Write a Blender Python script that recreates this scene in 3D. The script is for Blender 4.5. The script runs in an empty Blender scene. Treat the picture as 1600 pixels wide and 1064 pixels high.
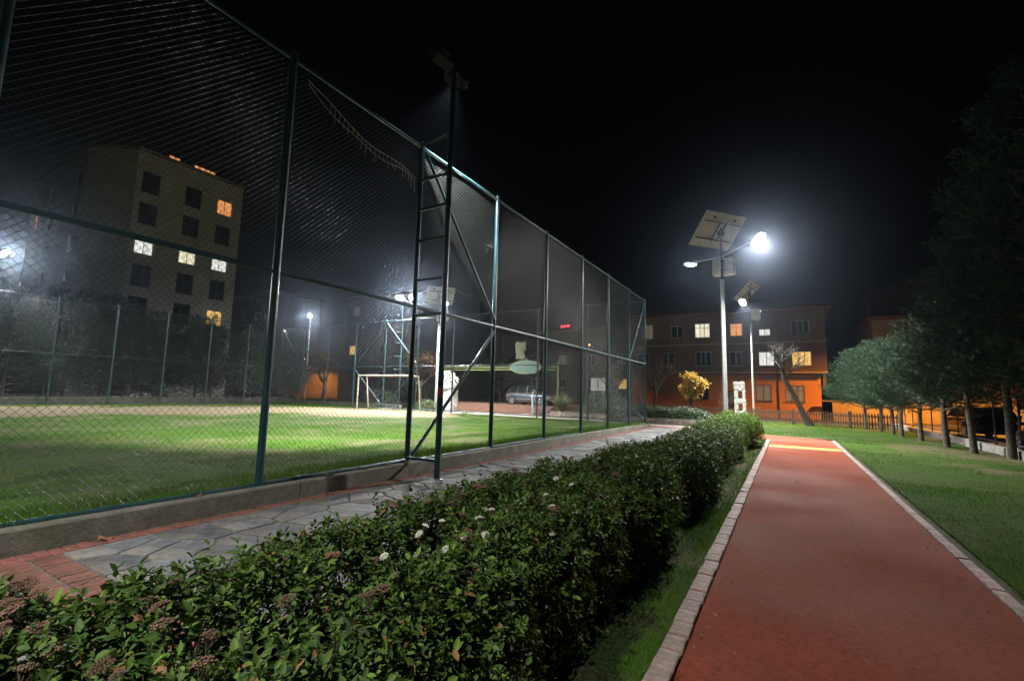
import bpy, math, random
import numpy as np
from mathutils import Matrix, Vector

random.seed(7)
RNG = np.random.default_rng(11)
SC = bpy.context.scene
COL = SC.collection
PI = math.pi

# ------------------------------------------------------------------ camera
cam_data = bpy.data.cameras.new('camera')
cam_data.sensor_width = 36.0
cam_data.lens = 16.2
cam_data.clip_start = 0.05
cam_data.clip_end = 600.0
cam = bpy.data.objects.new('camera', cam_data)
COL.objects.link(cam)
RC = ((0.8600036, -0.0359415, -0.5090207), (0.5096833, 0.1090485, 0.8534233), (0.0248347, -0.9933864, 0.1121009))
cam.matrix_world = Matrix(((RC[0][0], -RC[0][1], -RC[0][2], 0.0), (RC[1][0], -RC[1][1], -RC[1][2], 0.0),
                           (RC[2][0], -RC[2][1], -RC[2][2], 1.6), (0, 0, 0, 1)))
SC.camera = cam

# ------------------------------------------------------------------ world and exposure
world = bpy.data.worlds.new('World')
SC.world = world
world.use_nodes = True
wn = world.node_tree.nodes
wn.clear()
sky = wn.new('ShaderNodeTexSky')
sky.sky_type = 'NISHITA'
sky.sun_disc = False
sky.sun_elevation = math.radians(-5.0)
sky.sun_rotation = math.radians(200)
bg = wn.new('ShaderNodeBackground')
bg.inputs['Strength'].default_value = 0.05
wo = wn.new('ShaderNodeOutputWorld')
world.node_tree.links.new(sky.outputs[0], bg.inputs[0])
world.node_tree.links.new(bg.outputs[0], wo.inputs[0])
SC.view_settings.view_transform = 'Standard'
SC.view_settings.look = 'None'
SC.view_settings.exposure = 0.25
SC.view_settings.gamma = 1.0
SC.view_settings.use_curve_mapping = False
SC.render.engine = 'CYCLES'
cy = SC.cycles
cy.use_denoising = True
cy.use_adaptive_sampling = True
cy.adaptive_threshold = 0.01
cy.adaptive_min_samples = 64
cy.max_bounces = 4
cy.diffuse_bounces = 2
cy.glossy_bounces = 2
cy.transmission_bounces = 3
cy.transparent_max_bounces = 6
cy.volume_bounces = 0
cy.sample_clamp_indirect = 4.0
cy.caustics_reflective = False
cy.caustics_refractive = False

# light powers
COOL = (0.80, 0.90, 1.0)
BEAM = (1.0, 0.975, 0.93)
SODIUM = (1.0, 0.36, 0.03)
P_SOLAR = 6000.0
P_FLOOD = 15500.0
P_POLE = 6000.0
P_SODIUM = 5500.0


# ------------------------------------------------------------------ materials
def mat(name, c1, c2=None, scale=4.0, rough=0.7, metal=0.0, bump=0.0, bscale=None, spec=0.5, detail=6.0,
        rnd=0.0, emit=None, estr=0.0, c3=None, coat=0.0, sss=None, lo=0.35, hi=0.65, rvar=0.0, attr=None, speck=0.0, sscale=220.0):
    m = bpy.data.materials.new(name)
    m.use_nodes = True
    nt = m.node_tree
    n, L = nt.nodes, nt.links
    b = n['Principled BSDF']
    b.inputs['Roughness'].default_value = rough
    b.inputs['Metallic'].default_value = metal
    b.inputs['Specular IOR Level'].default_value = spec
    b.inputs['Coat Weight'].default_value = coat
    tc = n.new('ShaderNodeTexCoord')
    c2 = c2 or tuple(x * 0.7 for x in c1)
    no = n.new('ShaderNodeTexNoise')
    no.inputs['Scale'].default_value = scale
    no.inputs['Detail'].default_value = detail
    L.new(tc.outputs['Object'], no.inputs['Vector'])
    ra = n.new('ShaderNodeValToRGB')
    ra.color_ramp.elements[0].position = lo
    ra.color_ramp.elements[1].position = hi
    ra.color_ramp.elements[0].color = (*c2, 1)
    ra.color_ramp.elements[1].color = (*c1, 1)
    L.new(no.outputs['Fac'], ra.inputs[0])
    col = ra.outputs['Color']
    if c3:
        n2 = n.new('ShaderNodeTexNoise')
        n2.inputs['Scale'].default_value = scale * 0.23
        n2.inputs['Detail'].default_value = 5
        L.new(tc.outputs['Object'], n2.inputs['Vector'])
        r2 = n.new('ShaderNodeValToRGB')
        r2.color_ramp.elements[0].position = 0.45
        r2.color_ramp.elements[1].position = 0.68
        L.new(n2.outputs['Fac'], r2.inputs[0])
        mx = n.new('ShaderNodeMixRGB')
        mx.inputs[2].default_value = (*c3, 1)
        L.new(r2.outputs['Color'], mx.inputs[0])
        L.new(col, mx.inputs[1])
        col = mx.outputs[0]
    if attr:
        at = n.new('ShaderNodeAttribute')
        at.attribute_name = 'wear'
        mx = n.new('ShaderNodeMixRGB')
        mx.inputs[2].default_value = (*attr, 1)
        L.new(at.outputs['Fac'], mx.inputs[0])
        L.new(col, mx.inputs[1])
        col = mx.outputs[0]
    if rnd:
        oi = n.new('ShaderNodeObjectInfo')
        hs = n.new('ShaderNodeHueSaturation')
        mr = n.new('ShaderNodeMapRange')
        mr.inputs['To Min'].default_value = 1 - rnd
        mr.inputs['To Max'].default_value = 1 + rnd
        L.new(oi.outputs['Random'], mr.inputs['Value'])
        L.new(mr.outputs[0], hs.inputs['Value'])
        mh = n.new('ShaderNodeMapRange')
        mh.inputs['To Min'].default_value = 0.5 + rnd * 0.06
        mh.inputs['To Max'].default_value = 0.5 - rnd * 0.06
        L.new(oi.outputs['Random'], mh.inputs['Value'])
        L.new(mh.outputs[0], hs.inputs['Hue'])
        L.new(col, hs.inputs['Color'])
        col = hs.outputs[0]
    if speck:
        ns_ = n.new('ShaderNodeTexNoise')
        ns_.inputs['Scale'].default_value = sscale
        ns_.inputs['Detail'].default_value = 2
        L.new(tc.outputs['Object'], ns_.inputs['Vector'])
        n5 = n.new('ShaderNodeTexNoise')
        n5.inputs['Scale'].default_value = sscale * 0.22
        n5.inputs['Detail'].default_value = 6
        L.new(tc.outputs['Object'], n5.inputs['Vector'])
        ad = n.new('ShaderNodeMath')
        ad.operation = 'ADD'
        L.new(ns_.outputs['Fac'], ad.inputs[0])
        L.new(n5.outputs['Fac'], ad.inputs[1])
        m5 = n.new('ShaderNodeMapRange')
        m5.inputs['From Min'].default_value = 0.65
        m5.inputs['From Max'].default_value = 1.35
        m5.inputs['To Min'].default_value = 1 - speck
        m5.inputs['To Max'].default_value = 1 + speck
        L.new(ad.outputs[0], m5.inputs['Value'])
        hv = n.new('ShaderNodeHueSaturation')
        L.new(m5.outputs[0], hv.inputs['Value'])
        L.new(col, hv.inputs['Color'])
        col = hv.outputs[0]
    L.new(col, b.inputs['Base Color'])
    if rvar:
        rr = n.new('ShaderNodeMapRange')
        rr.inputs['From Min'].default_value = 0.3
        rr.inputs['From Max'].default_value = 0.7
        rr.inputs['To Min'].default_value = max(0.05, rough - rvar)
        rr.inputs['To Max'].default_value = min(1, rough + rvar)
        n4 = n.new('ShaderNodeTexNoise')
        n4.inputs['Scale'].default_value = scale * 0.37
        n4.inputs['Detail'].default_value = 7
        L.new(tc.outputs['Object'], n4.inputs['Vector'])
        L.new(n4.outputs['Fac'], rr.inputs['Value'])
        L.new(rr.outputs[0], b.inputs['Roughness'])
    if bump:
        bp = n.new('ShaderNodeBump')
        bp.inputs['Strength'].default_value = bump
        bp.inputs['Distance'].default_value = 0.02
        nb = n.new('ShaderNodeTexNoise')
        nb.inputs['Scale'].default_value = bscale or scale * 3
        nb.inputs['Detail'].default_value = 8
        L.new(tc.outputs['Object'], nb.inputs['Vector'])
        L.new(nb.outputs['Fac'], bp.inputs['Height'])
        L.new(bp.outputs[0], b.inputs['Normal'])
    if emit:
        b.inputs['Emission Color'].default_value = (*emit, 1)
        b.inputs['Emission Strength'].default_value = estr
    return m


def leaf_mat(name, dark, light, rough=0.45, spec=0.5, trans=0.12, odd=None):
    """Foliage: per-leaf 'tint' attribute mixes two greens, a little light passes through."""
    m = bpy.data.materials.new(name)
    m.use_nodes = True
    nt = m.node_tree
    n, L = nt.nodes, nt.links
    b = n['Principled BSDF']
    b.inputs['Roughness'].default_value = rough
    b.inputs['Specular IOR Level'].default_value = spec
    at = n.new('ShaderNodeAttribute')
    at.attribute_name = 'tint'
    mx = n.new('ShaderNodeValToRGB')
    e = mx.color_ramp.elements
    e[0].position, e[0].color = 0.0, (*dark, 1)
    e[1].position, e[1].color = 0.92, (*light, 1)
    if odd:
        x = e.new(0.97)
        x.color = (*odd, 1)
    L.new(at.outputs['Fac'], mx.inputs[0])
    L.new(mx.outputs[0], b.inputs['Base Color'])
    if trans:
        tr = n.new('ShaderNodeBsdfTranslucent')
        L.new(mx.outputs[0], tr.inputs['Color'])
        ms = n.new('ShaderNodeMixShader')
        ms.inputs[0].default_value = trans
        L.new(b.outputs[0], ms.inputs[1])
        L.new(tr.outputs[0], ms.inputs[2])
        L.new(ms.outputs[0], n['Material Output'].inputs['Surface'])
    return m


def glow(name, color, strength):
    m = bpy.data.materials.new(name)
    m.use_nodes = True
    n, L = m.node_tree.nodes, m.node_tree.links
    b = n['Principled BSDF']
    b.inputs['Base Color'].default_value = (0.12, 0.12, 0.12, 1)
    b.inputs['Emission Color'].default_value = (*color, 1)
    b.inputs['Emission Strength'].default_value = strength
    return m


def window_glow(name, color, strength):
    """A lit curtained window: soft vertical folds and uneven brightness of the room behind."""
    m = glow(name, color, strength)
    n, L = m.node_tree.nodes, m.node_tree.links
    b = n['Principled BSDF']
    tc = n.new('ShaderNodeTexCoord')
    mp = n.new('ShaderNodeMapping')
    mp.inputs['Scale'].default_value = (5.0, 5.0, 0.5)
    no = n.new('ShaderNodeTexNoise')
    no.inputs['Scale'].default_value = 2.2
    L.new(tc.outputs['Object'], mp.inputs[0])
    L.new(mp.outputs[0], no.inputs['Vector'])
    mr = n.new('ShaderNodeMapRange')
    mr.inputs['From Min'].default_value = 0.3
    mr.inputs['From Max'].default_value = 0.7
    mr.inputs['To Min'].default_value = strength * 0.55
    mr.inputs['To Max'].default_value = strength * 1.15
    L.new(no.outputs['Fac'], mr.inputs['Value'])
    L.new(mr.outputs[0], b.inputs['Emission Strength'])
    return m


M = {}
M['soil'] = mat('soil', (0.075, 0.055, 0.036), (0.035, 0.026, 0.018), 6, 0.95, bump=0.6, bscale=30, c3=(0.06, 0.065, 0.025))
M['asphalt'] = mat('asphalt', (0.055, 0.054, 0.052), (0.035, 0.035, 0.035), 12, 0.85, bump=0.3, bscale=80)
M['pitch'] = mat('pitch', (0.055, 0.135, 0.005), (0.036, 0.09, 0.004), 3.0, 0.95, bump=0.8, bscale=25, c3=(0.10, 0.13, 0.03), attr=(0.20, 0.165, 0.105), spec=0.2)
M['lawn'] = mat('lawn', (0.04, 0.085, 0.008), (0.025, 0.055, 0.006), 3.0, 0.95, bump=0.8, bscale=25, c3=(0.055, 0.075, 0.018), attr=(0.10, 0.085, 0.045), spec=0.1)
M['grass'] = leaf_mat('grass', (0.028, 0.085, 0.003), (0.10, 0.225, 0.006), 0.85, 0.04, 0.2)
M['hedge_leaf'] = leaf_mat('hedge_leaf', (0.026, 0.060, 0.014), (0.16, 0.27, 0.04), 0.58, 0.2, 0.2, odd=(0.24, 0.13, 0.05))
M['clipped_leaf'] = leaf_mat('clipped_leaf', (0.02, 0.055, 0.012), (0.08, 0.15, 0.035), 0.45, 0.5, 0.12)
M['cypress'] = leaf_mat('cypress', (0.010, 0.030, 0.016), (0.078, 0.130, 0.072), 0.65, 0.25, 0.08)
M['dark_cypress'] = leaf_mat('dark_cypress', (0.006, 0.019, 0.010), (0.026, 0.055, 0.028), 0.7, 0.2, 0.08)  # darker conifer green that also stands in for weak light on these trees
M['dark_leaf'] = leaf_mat('dark_leaf', (0.012, 0.025, 0.012), (0.04, 0.06, 0.03), 0.6, 0.3, 0.1)
M['yellow_leaf'] = leaf_mat('yellow_leaf', (0.50, 0.30, 0.04), (0.80, 0.58, 0.14), 0.5, 0.3, 0.25)
M['brown_leaf'] = leaf_mat('brown_leaf', (0.09, 0.045, 0.015), (0.22, 0.12, 0.04), 0.6, 0.3, 0.2)
M['strap_leaf'] = leaf_mat('strap_leaf', (0.10, 0.13, 0.06), (0.34, 0.36, 0.2), 0.5, 0.3, 0.2)
M['twig'] = mat('twig', (0.085, 0.055, 0.038), (0.045, 0.03, 0.02), 20, 0.9, bump=0.5)
M['bark'] = mat('bark', (0.13, 0.105, 0.085), (0.045, 0.036, 0.03), 9, 0.95, bump=1.0, bscale=22)
M['dark_bark'] = mat('dark_bark', (0.028, 0.021, 0.017), (0.014, 0.011, 0.009), 9, 0.95, bump=1.0, bscale=22)
M['core'] = mat('core', (0.022, 0.024, 0.012), (0.010, 0.011, 0.006), 30, 1.0, spec=0.05, bump=1.0, bscale=60)
M['white_petal'] = mat('white_petal', (0.78, 0.77, 0.70), (0.6, 0.56, 0.46), 60, 0.7)
M['brown_bud'] = mat('brown_bud', (0.22, 0.125, 0.075), (0.10, 0.052, 0.032), 60, 0.8, rnd=0.35)
M['concrete'] = mat('concrete', (0.19, 0.175, 0.15), (0.11, 0.10, 0.085), 3.5, 0.9, speck=0.35, sscale=90, bump=0.35, bscale=40, c3=(0.10, 0.105, 0.07))
M['pavement'] = mat('pavement', (0.36, 0.34, 0.31), (0.25, 0.235, 0.215), 5, 0.85, bump=0.3, bscale=50)
M['mortar'] = mat('mortar', (0.20, 0.19, 0.17), (0.13, 0.12, 0.105), 14, 0.95, bump=0.6, bscale=50)
M['flagstone'] = mat('flagstone', (0.20, 0.21, 0.225), (0.105, 0.11, 0.12), 3.2, 0.75, speck=0.35, sscale=60, bump=0.35, bscale=12, spec=0.25, rnd=0.33, c3=(0.23, 0.205, 0.17), rvar=0.15)
M['brick'] = mat('brick', (0.25, 0.105, 0.075), (0.15, 0.065, 0.05), 14, 0.85, bump=0.4, bscale=60, rnd=0.25)
M['kerb_brick'] = mat('kerb_brick', (0.36, 0.27, 0.24), (0.20, 0.135, 0.115), 9, 0.75, speck=0.3, sscale=120, bump=0.4, bscale=50, rnd=0.22, c3=(0.30, 0.19, 0.16))
M['track'] = mat('track', (0.265, 0.053, 0.022), (0.21, 0.043, 0.019), 1.3, 0.8, bump=0.6, bscale=300, spec=0.12, c3=(0.24, 0.062, 0.032), rvar=0.15, speck=0.42, sscale=150)
M['yellow_line'] = mat('yellow_line', (0.46, 0.27, 0.02), (0.36, 0.20, 0.018), 6, 0.7, bump=0.3, bscale=200)
M['pale_line'] = mat('pale_line', (0.5, 0.44, 0.40), (0.36, 0.30, 0.27), 6, 0.8)
M['steel'] = mat('green_steel', (0.018, 0.062, 0.076), (0.010, 0.040, 0.052), 7, 0.38, metal=0.0, spec=0.6, bump=0.08, bscale=30, rvar=0.12)
M['wire'] = mat('wire', (0.022, 0.026, 0.025), (0.014, 0.017, 0.017), 4, 0.40, metal=0.0, spec=0.6)
M['cord'] = mat('cord', (0.75, 0.72, 0.64), (0.55, 0.52, 0.46), 20, 0.9)
M['galv'] = mat('galv', (0.52, 0.54, 0.56), (0.40, 0.42, 0.44), 9, 0.45, metal=0.35, bump=0.1, bscale=20, rvar=0.12)
M['dark_metal'] = mat('dark_metal', (0.05, 0.055, 0.06), (0.03, 0.033, 0.036), 9, 0.5, metal=0.5)
M['white_paint'] = mat('white_paint', (0.62, 0.62, 0.60), (0.46, 0.46, 0.44), 5, 0.5, rvar=0.1)
M['panel_back'] = mat('panel_back', (0.55, 0.55, 0.50), (0.46, 0.46, 0.42), 3, 0.6)
M['cell'] = mat('cell', (0.02, 0.03, 0.07), (0.012, 0.02, 0.05), 5, 0.2, spec=0.8)
M['goal_white'] = mat('goal_white', (0.6, 0.55, 0.47), (0.25, 0.17, 0.11), 12, 0.7, lo=0.3, hi=0.5)
M['white_stone'] = mat('white_stone', (0.66, 0.65, 0.62), (0.48, 0.47, 0.44), 6, 0.8, bump=0.5, bscale=14)
M['wall_stone'] = mat('wall_stone', (0.30, 0.25, 0.20), (0.17, 0.15, 0.13), 5, 0.9, bump=0.5, bscale=20, rnd=0.3)
M['plaster_grey'] = mat('plaster_grey', (0.42, 0.41, 0.385), (0.33, 0.32, 0.30), 0.6, 0.9, bump=0.15, bscale=8)
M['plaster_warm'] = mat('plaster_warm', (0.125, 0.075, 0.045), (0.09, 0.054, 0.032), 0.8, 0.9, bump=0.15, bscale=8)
M['plaster_sodium_tint'] = mat('plaster_sodium_tint', (0.44, 0.21, 0.09), (0.34, 0.155, 0.065), 0.8, 0.9, bump=0.15, bscale=8)  # ground floor plaster carries the orange of the sodium light in its colour
M['plaster_cream'] = mat('plaster_cream', (0.32, 0.25, 0.17), (0.24, 0.185, 0.125), 0.7, 0.9, bump=0.15, bscale=8)
M['roof_tile'] = mat('roof_tile', (0.20, 0.075, 0.045), (0.12, 0.045, 0.03), 6, 0.9, bump=0.5, bscale=10)
M['frame_white'] = mat('frame_white', (0.5, 0.49, 0.46), (0.38, 0.37, 0.35), 5, 0.6)
M['frame_dark'] = mat('frame_dark', (0.05, 0.042, 0.035), (0.03, 0.026, 0.022), 5, 0.6)
M['glass_dark'] = mat('glass_dark', (0.012, 0.014, 0.017), (0.008, 0.009, 0.011), 1, 0.08, spec=0.6)
M['shutter'] = mat('shutter', (0.10, 0.088, 0.075), (0.07, 0.06, 0.052), 3, 0.8)
M['wood_fence'] = mat('wood_fence', (0.10, 0.055, 0.03), (0.05, 0.028, 0.017), 8, 0.85, bump=0.4)
M['terrace'] = mat('terrace', (0.22, 0.115, 0.08), (0.13, 0.07, 0.05), 8, 0.9, bump=0.4)
M['sign_green'] = mat('sign_green', (0.03, 0.08, 0.058), (0.02, 0.058, 0.042), 3, 0.5)
M['bar_green'] = mat('bar_green', (0.17, 0.22, 0.05), (0.12, 0.16, 0.04), 5, 0.5)
M['paper'] = mat('paper', (0.58, 0.58, 0.50), (0.46, 0.46, 0.40), 3, 0.9)
M['tyre'] = mat('tyre', (0.02, 0.02, 0.02), (0.012, 0.012, 0.012), 9, 0.9)
M['alloy'] = mat('alloy', (0.6, 0.6, 0.6), (0.5, 0.5, 0.5), 9, 0.3, metal=0.8)
M['car_grey'] = mat('car_grey', (0.085, 0.105, 0.13), (0.075, 0.092, 0.115), 2, 0.3, metal=0.5, coat=0.8)
M['car_dark'] = mat('car_dark', (0.02, 0.022, 0.026), (0.016, 0.018, 0.021), 2, 0.25, metal=0.4, coat=0.8)
M['car_silver'] = mat('car_silver', (0.30, 0.31, 0.32), (0.26, 0.27, 0.28), 2, 0.3, metal=0.6, coat=0.8)
M['tail_light'] = mat('tail_light', (0.25, 0.015, 0.012), (0.2, 0.012, 0.01), 9, 0.2)
M['red_tape'] = mat('red_tape', (0.45, 0.12, 0.11), (0.34, 0.09, 0.085), 30, 0.6)
M['led'] = glow('led', COOL, 110.0)
M['led_weak'] = glow('led_weak', COOL, 16.0)
M['led_mid'] = glow('led_mid', COOL, 14.0)
M['led_far'] = glow('led_far', COOL, 260.0)
M['led_hot'] = glow('led_hot', COOL, 240.0)
M['sodium_bulb'] = glow('sodium_bulb', (1.0, 0.42, 0.06), 14.0)
M['red_bulb'] = glow('red_bulb', (1.0, 0.04, 0.06), 5.0)
M['win_white'] = window_glow('win_white', (0.95, 0.95, 0.88), 0.85)
M['win_cream'] = window_glow('win_cream', (1.0, 0.92, 0.66), 0.85)
M['win_yellow'] = window_glow('win_yellow', (1.0, 0.60, 0.16), 0.9)
M['win_orange'] = window_glow('win_orange', (1.0, 0.40, 0.12), 0.75)
M['win_dim'] = window_glow('win_dim', (0.85, 0.70, 0.45), 0.10)


# ------------------------------------------------------------------ mesh helpers
class MB:
    def __init__(s):
        s.v, s.f, s.mi, s.sm = [], [], [], []
        s.cur = 0
        s.smooth = False

    def add(s, verts, faces, smooth=None):
        o = len(s.v)
        s.v.extend([tuple(p) for p in verts])
        for f in faces:
            s.f.append(tuple(i + o for i in f))
            s.mi.append(s.cur)
            s.sm.append(s.smooth if smooth is None else smooth)

    def box(s, c, size, rz=0.0, taper=1.0):
        hx, hy, hz = size[0] / 2, size[1] / 2, size[2] / 2
        ca, sa = math.cos(rz), math.sin(rz)
        vs = []
        for z in (-hz, hz):
            k = taper if z > 0 else 1.0
            for x, y in ((-hx, -hy), (hx, -hy), (hx, hy), (-hx, hy)):
                x, y = x * k, y * k
                vs.append((c[0] + x * ca - y * sa, c[1] + x * sa + y * ca, c[2] + z))
        s.add(vs, [(3, 2, 1, 0), (4, 5, 6, 7), (0, 1, 5, 4), (1, 2, 6, 5), (2, 3, 7, 6), (3, 0, 4, 7)], False)

    def bbox(s, c, size, b=0.01, rz=0.0):
        """box with bevelled vertical and top edges"""
        hx, hy, hz = size[0] / 2, size[1] / 2, size[2] / 2
        ca, sa = math.cos(rz), math.sin(rz)

        def ring(i, z):
            pts = [(-hx + i, -hy + i), (hx - i, -hy + i), (hx - i, hy - i), (-hx + i, hy - i)]
            return [(c[0] + x * ca - y * sa, c[1] + x * sa + y * ca, c[2] + z) for x, y in pts]
        vs = ring(0, -hz) + ring(0, hz - b) + ring(b, hz)
        fs = [(8, 9, 10, 11), (3, 2, 1, 0)]
        for k in (0, 4):
            for i in range(4):
                j = (i + 1) % 4
                fs.append((k + i, k + j, k + 4 + j, k + 4 + i))
        s.add(vs, fs, False)

    def obox(s, o, ax, ay, az):
        """parallelepiped from a centre and three half axes"""
        o, ax, ay, az = map(np.array, (o, ax, ay, az))
        vs = [o + i * ax + j * ay + k * az for k in (-1, 1) for i, j in ((-1, -1), (1, -1), (1, 1), (-1, 1))]
        s.add(vs, [(3, 2, 1, 0), (4, 5, 6, 7), (0, 1, 5, 4), (1, 2, 6, 5), (2, 3, 7, 6), (3, 0, 4, 7)], False)

    def path(s, pts, radii, n=8, cap=True):
        P = [np.array(p, float) for p in pts]
        if not hasattr(radii, '__len__'):
            radii = [radii] * len(P)
        rings = []
        ref = None
        for i, p in enumerate(P):
            a = P[max(0, i - 1)]
            b = P[min(len(P) - 1, i + 1)]
            d = b - a
            d = d / (np.linalg.norm(d) + 1e-12)
            if ref is None:
                ref = np.array((0, 0, 1.0)) if abs(d[2]) < 0.9 else np.array((1.0, 0, 0))
            e1 = np.cross(d, ref)
            e1 /= np.linalg.norm(e1) + 1e-12
            e2 = np.cross(d, e1)
            ref = -np.cross(d, e1) if False else np.cross(e1, d)
            rings.append([p + radii[i] * (math.cos(t) * e1 + math.sin(t) * e2) for t in [2 * PI * k / n for k in range(n)]])
        vs = [q for r in rings for q in r]
        fs = []
        for i in range(len(P) - 1):
            for k in range(n):
                k2 = (k + 1) % n
                fs.append((i * n + k, i * n + k2, (i + 1) * n + k2, (i + 1) * n + k))
        s.add(vs, fs, True)
        if cap:
            s.add(rings[0], [tuple(range(n))], False)
            s.add(rings[-1], [tuple(range(n))[::-1]], False)

    def tube(s, a, b, r, n=8, r1=None):
        s.path([a, b], [r, r if r1 is None else r1], n)

    def prism(s, poly, z0, z1, inset=0.0):
        n = len(poly)
        vs = [(x, y, z0) for x, y in poly]
        if inset:
            cx = sum(p[0] for p in poly) / n
            cy_ = sum(p[1] for p in poly) / n
            vs += [(x, y, z1 - inset) for x, y in poly]
            t = []
            for x, y in poly:
                d = math.hypot(x - cx, y - cy_) + 1e-9
                k = max(0.0, 1 - inset / d)
                t.append((cx + (x - cx) * k, cy_ + (y - cy_) * k, z1))
            vs += t
            lay = 2
        else:
            vs += [(x, y, z1) for x, y in poly]
            lay = 1
        fs = [tuple(range(lay * n, lay * n + n)), tuple(range(n))[::-1]]
        for k in range(lay):
            for i in range(n):
                j = (i + 1) % n
                fs.append((k * n + i, k * n + j, (k + 1) * n + j, (k + 1) * n + i))
        s.add(vs, fs, False)

    def mesh(s, name, mats, origin=(0, 0, 0)):
        me = bpy.data.meshes.new(name)
        ox, oy, oz = origin
        me.from_pydata([(x - ox, y - oy, z - oz) for x, y, z in s.v], [], s.f)
        for m in (mats if isinstance(mats, (list, tuple)) else [mats]):
            me.materials.append(m)
        me.polygons.foreach_set('material_index', s.mi)
        me.polygons.foreach_set('use_smooth', s.sm)
        me.update()
        return me

    def build(s, name, mats, parent=None, origin=(0, 0, 0), loc=None):
        return link(name, s.mesh(name, mats, origin), parent, loc if loc is not None else ((0, 0, 0) if parent else origin))


def link(name, me, parent=None, loc=(0, 0, 0), rz=0.0):
    o = bpy.data.objects.new(name, me)
    COL.objects.link(o)
    o.location = loc
    o.rotation_euler = (0, 0, rz)
    if parent:
        o.parent = parent
    return o


def tag(o, label, cat, group=None, kind=None):
    o['label'] = label
    o['category'] = cat
    if group:
        o['group'] = group
    if kind:
        o['kind'] = kind
    return o


def thing(name, label, cat, loc=(0, 0, 0), rz=0.0, group=None):
    o = bpy.data.objects.new(name, None)
    COL.objects.link(o)
    o.location = loc
    o.rotation_euler = (0, 0, rz)
    o.empty_display_size = 0.2
    return tag(o, label, cat, group)


def structure(o, label=None):
    o['kind'] = 'structure'
    if label:
        o['label'] = label
    return o


def arr_mesh(name, V, F, material, tint=None, smooth=False):
    """fast mesh from arrays; F is (M,k)"""
    me = bpy.data.meshes.new(name)
    V = np.asarray(V, dtype=np.float32)
    F = np.asarray(F, dtype=np.int32)
    m, k = F.shape
    me.vertices.add(len(V))
    me.vertices.foreach_set('co', V.ravel())
    me.loops.add(m * k)
    me.loops.foreach_set('vertex_index', F.ravel())
    me.polygons.add(m)
    me.polygons.foreach_set('loop_start', np.arange(0, m * k, k, dtype=np.int32))
    me.polygons.foreach_set('loop_total', np.full(m, k, dtype=np.int32))
    if smooth:
        me.polygons.foreach_set('use_smooth', np.ones(m, dtype=bool))
    if tint is not None:
        a = me.attributes.new('tint', 'FLOAT', 'POINT')
        a.data.foreach_set('value', np.asarray(tint, dtype=np.float32))
    me.materials.append(material)
    me.update(calc_edges=True)
    me.validate()
    return me


def unit(a):
    return a / (np.linalg.norm(a, axis=-1, keepdims=True) + 1e-9)


def leaves(pos, nrm, size, aspect=0.55, fold=0.25, detail=True, rng=RNG, droop=0.0):
    """leaf blades at pos, lying across direction nrm; returns V,F,tint"""
    n = len(pos)
    t = unit(rng.normal(size=(n, 3)))
    nrm = unit(nrm + rng.normal(size=(n, 3)) * 0.55)
    d = unit(t - nrm * np.sum(t * nrm, 1, keepdims=True))
    d[:, 2] -= droop
    d = unit(d)
    w = unit(np.cross(nrm, d))
    size = np.broadcast_to(np.asarray(size, float), (n,))[:, None]
    hw = size * aspect * 0.5
    tint = rng.beta(1.5, 3.2, n)
    if detail:
        V = np.stack([pos, pos + d * size * 0.28 + w * hw * 0.85 + nrm * hw * fold, pos + d * size * 0.65 + w * hw * 0.8 + nrm * hw * fold,
                      pos + d * size - nrm * size * 0.08, pos + d * size * 0.65 - w * hw * 0.8 + nrm * hw * fold,
                      pos + d * size * 0.28 - w * hw * 0.85 + nrm * hw * fold], 1)
        k = 6
        base = np.array([[0, 1, 2, 3], [0, 3, 4, 5]])
    else:
        V = np.stack([pos, pos + d * size * 0.5 + w * hw, pos + d * size, pos + d * size * 0.5 - w * hw], 1)
        k = 4
        base = np.array([[0, 1, 2, 3]])
    F = (np.arange(n)[:, None, None] * k + base[None]).reshape(-1, 4)
    return V.reshape(-1, 3), F, np.repeat(tint, k)


def grass_blades(xy, z, h, w, rng=RNG, lean=0.5):
    n = len(xy)
    a = rng.uniform(0, 2 * PI, n)
    b = rng.uniform(0, 2 * PI, n)
    l = rng.uniform(0.1, lean, n) * h
    base = np.column_stack([xy, np.broadcast_to(z, (n,))])
    side = np.column_stack([np.cos(a), np.sin(a), np.zeros(n)]) * (w * 0.5)[:, None]
    mid = base + np.column_stack([np.cos(b) * l * 0.35, np.sin(b) * l * 0.35, h * 0.6])
    tip = base + np.column_stack([np.cos(b) * l, np.sin(b) * l, h])
    V = np.stack([base - side, base + side, mid + side * 0.7, mid - side * 0.7, tip], 1).reshape(-1, 3)
    i = np.arange(n)[:, None] * 5
    T = np.concatenate([i + np.array([[0, 1, 2]]), i + np.array([[0, 2, 3]]), i + np.array([[3, 2, 4]])], 0)
    tint = np.repeat(rng.beta(2, 2.5, n), 5)
    return V, T, tint


def vnoise(x, y, s, seed=0):
    """smooth value noise, vectorised"""
    x = np.asarray(x, float) * s
    y = np.asarray(y, float) * s
    xi, yi = np.floor(x).astype(np.int64), np.floor(y).astype(np.int64)
    fx, fy = x - xi, y - yi
    fx, fy = fx * fx * (3 - 2 * fx), fy * fy * (3 - 2 * fy)

    def h(a, b):
        k = (a * 374761393 + b * 668265263 + seed * 982451653) & 0x7fffffff
        k = ((k ^ (k >> 13)) * 1274126177) & 0x7fffffff
        return ((k ^ (k >> 16)) & 0xffff) / 65535.0
    return (h(xi, yi) * (1 - fx) * (1 - fy) + h(xi + 1, yi) * fx * (1 - fy) + h(xi, yi + 1) * (1 - fx) * fy + h(xi + 1, yi + 1) * fx * fy)


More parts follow.
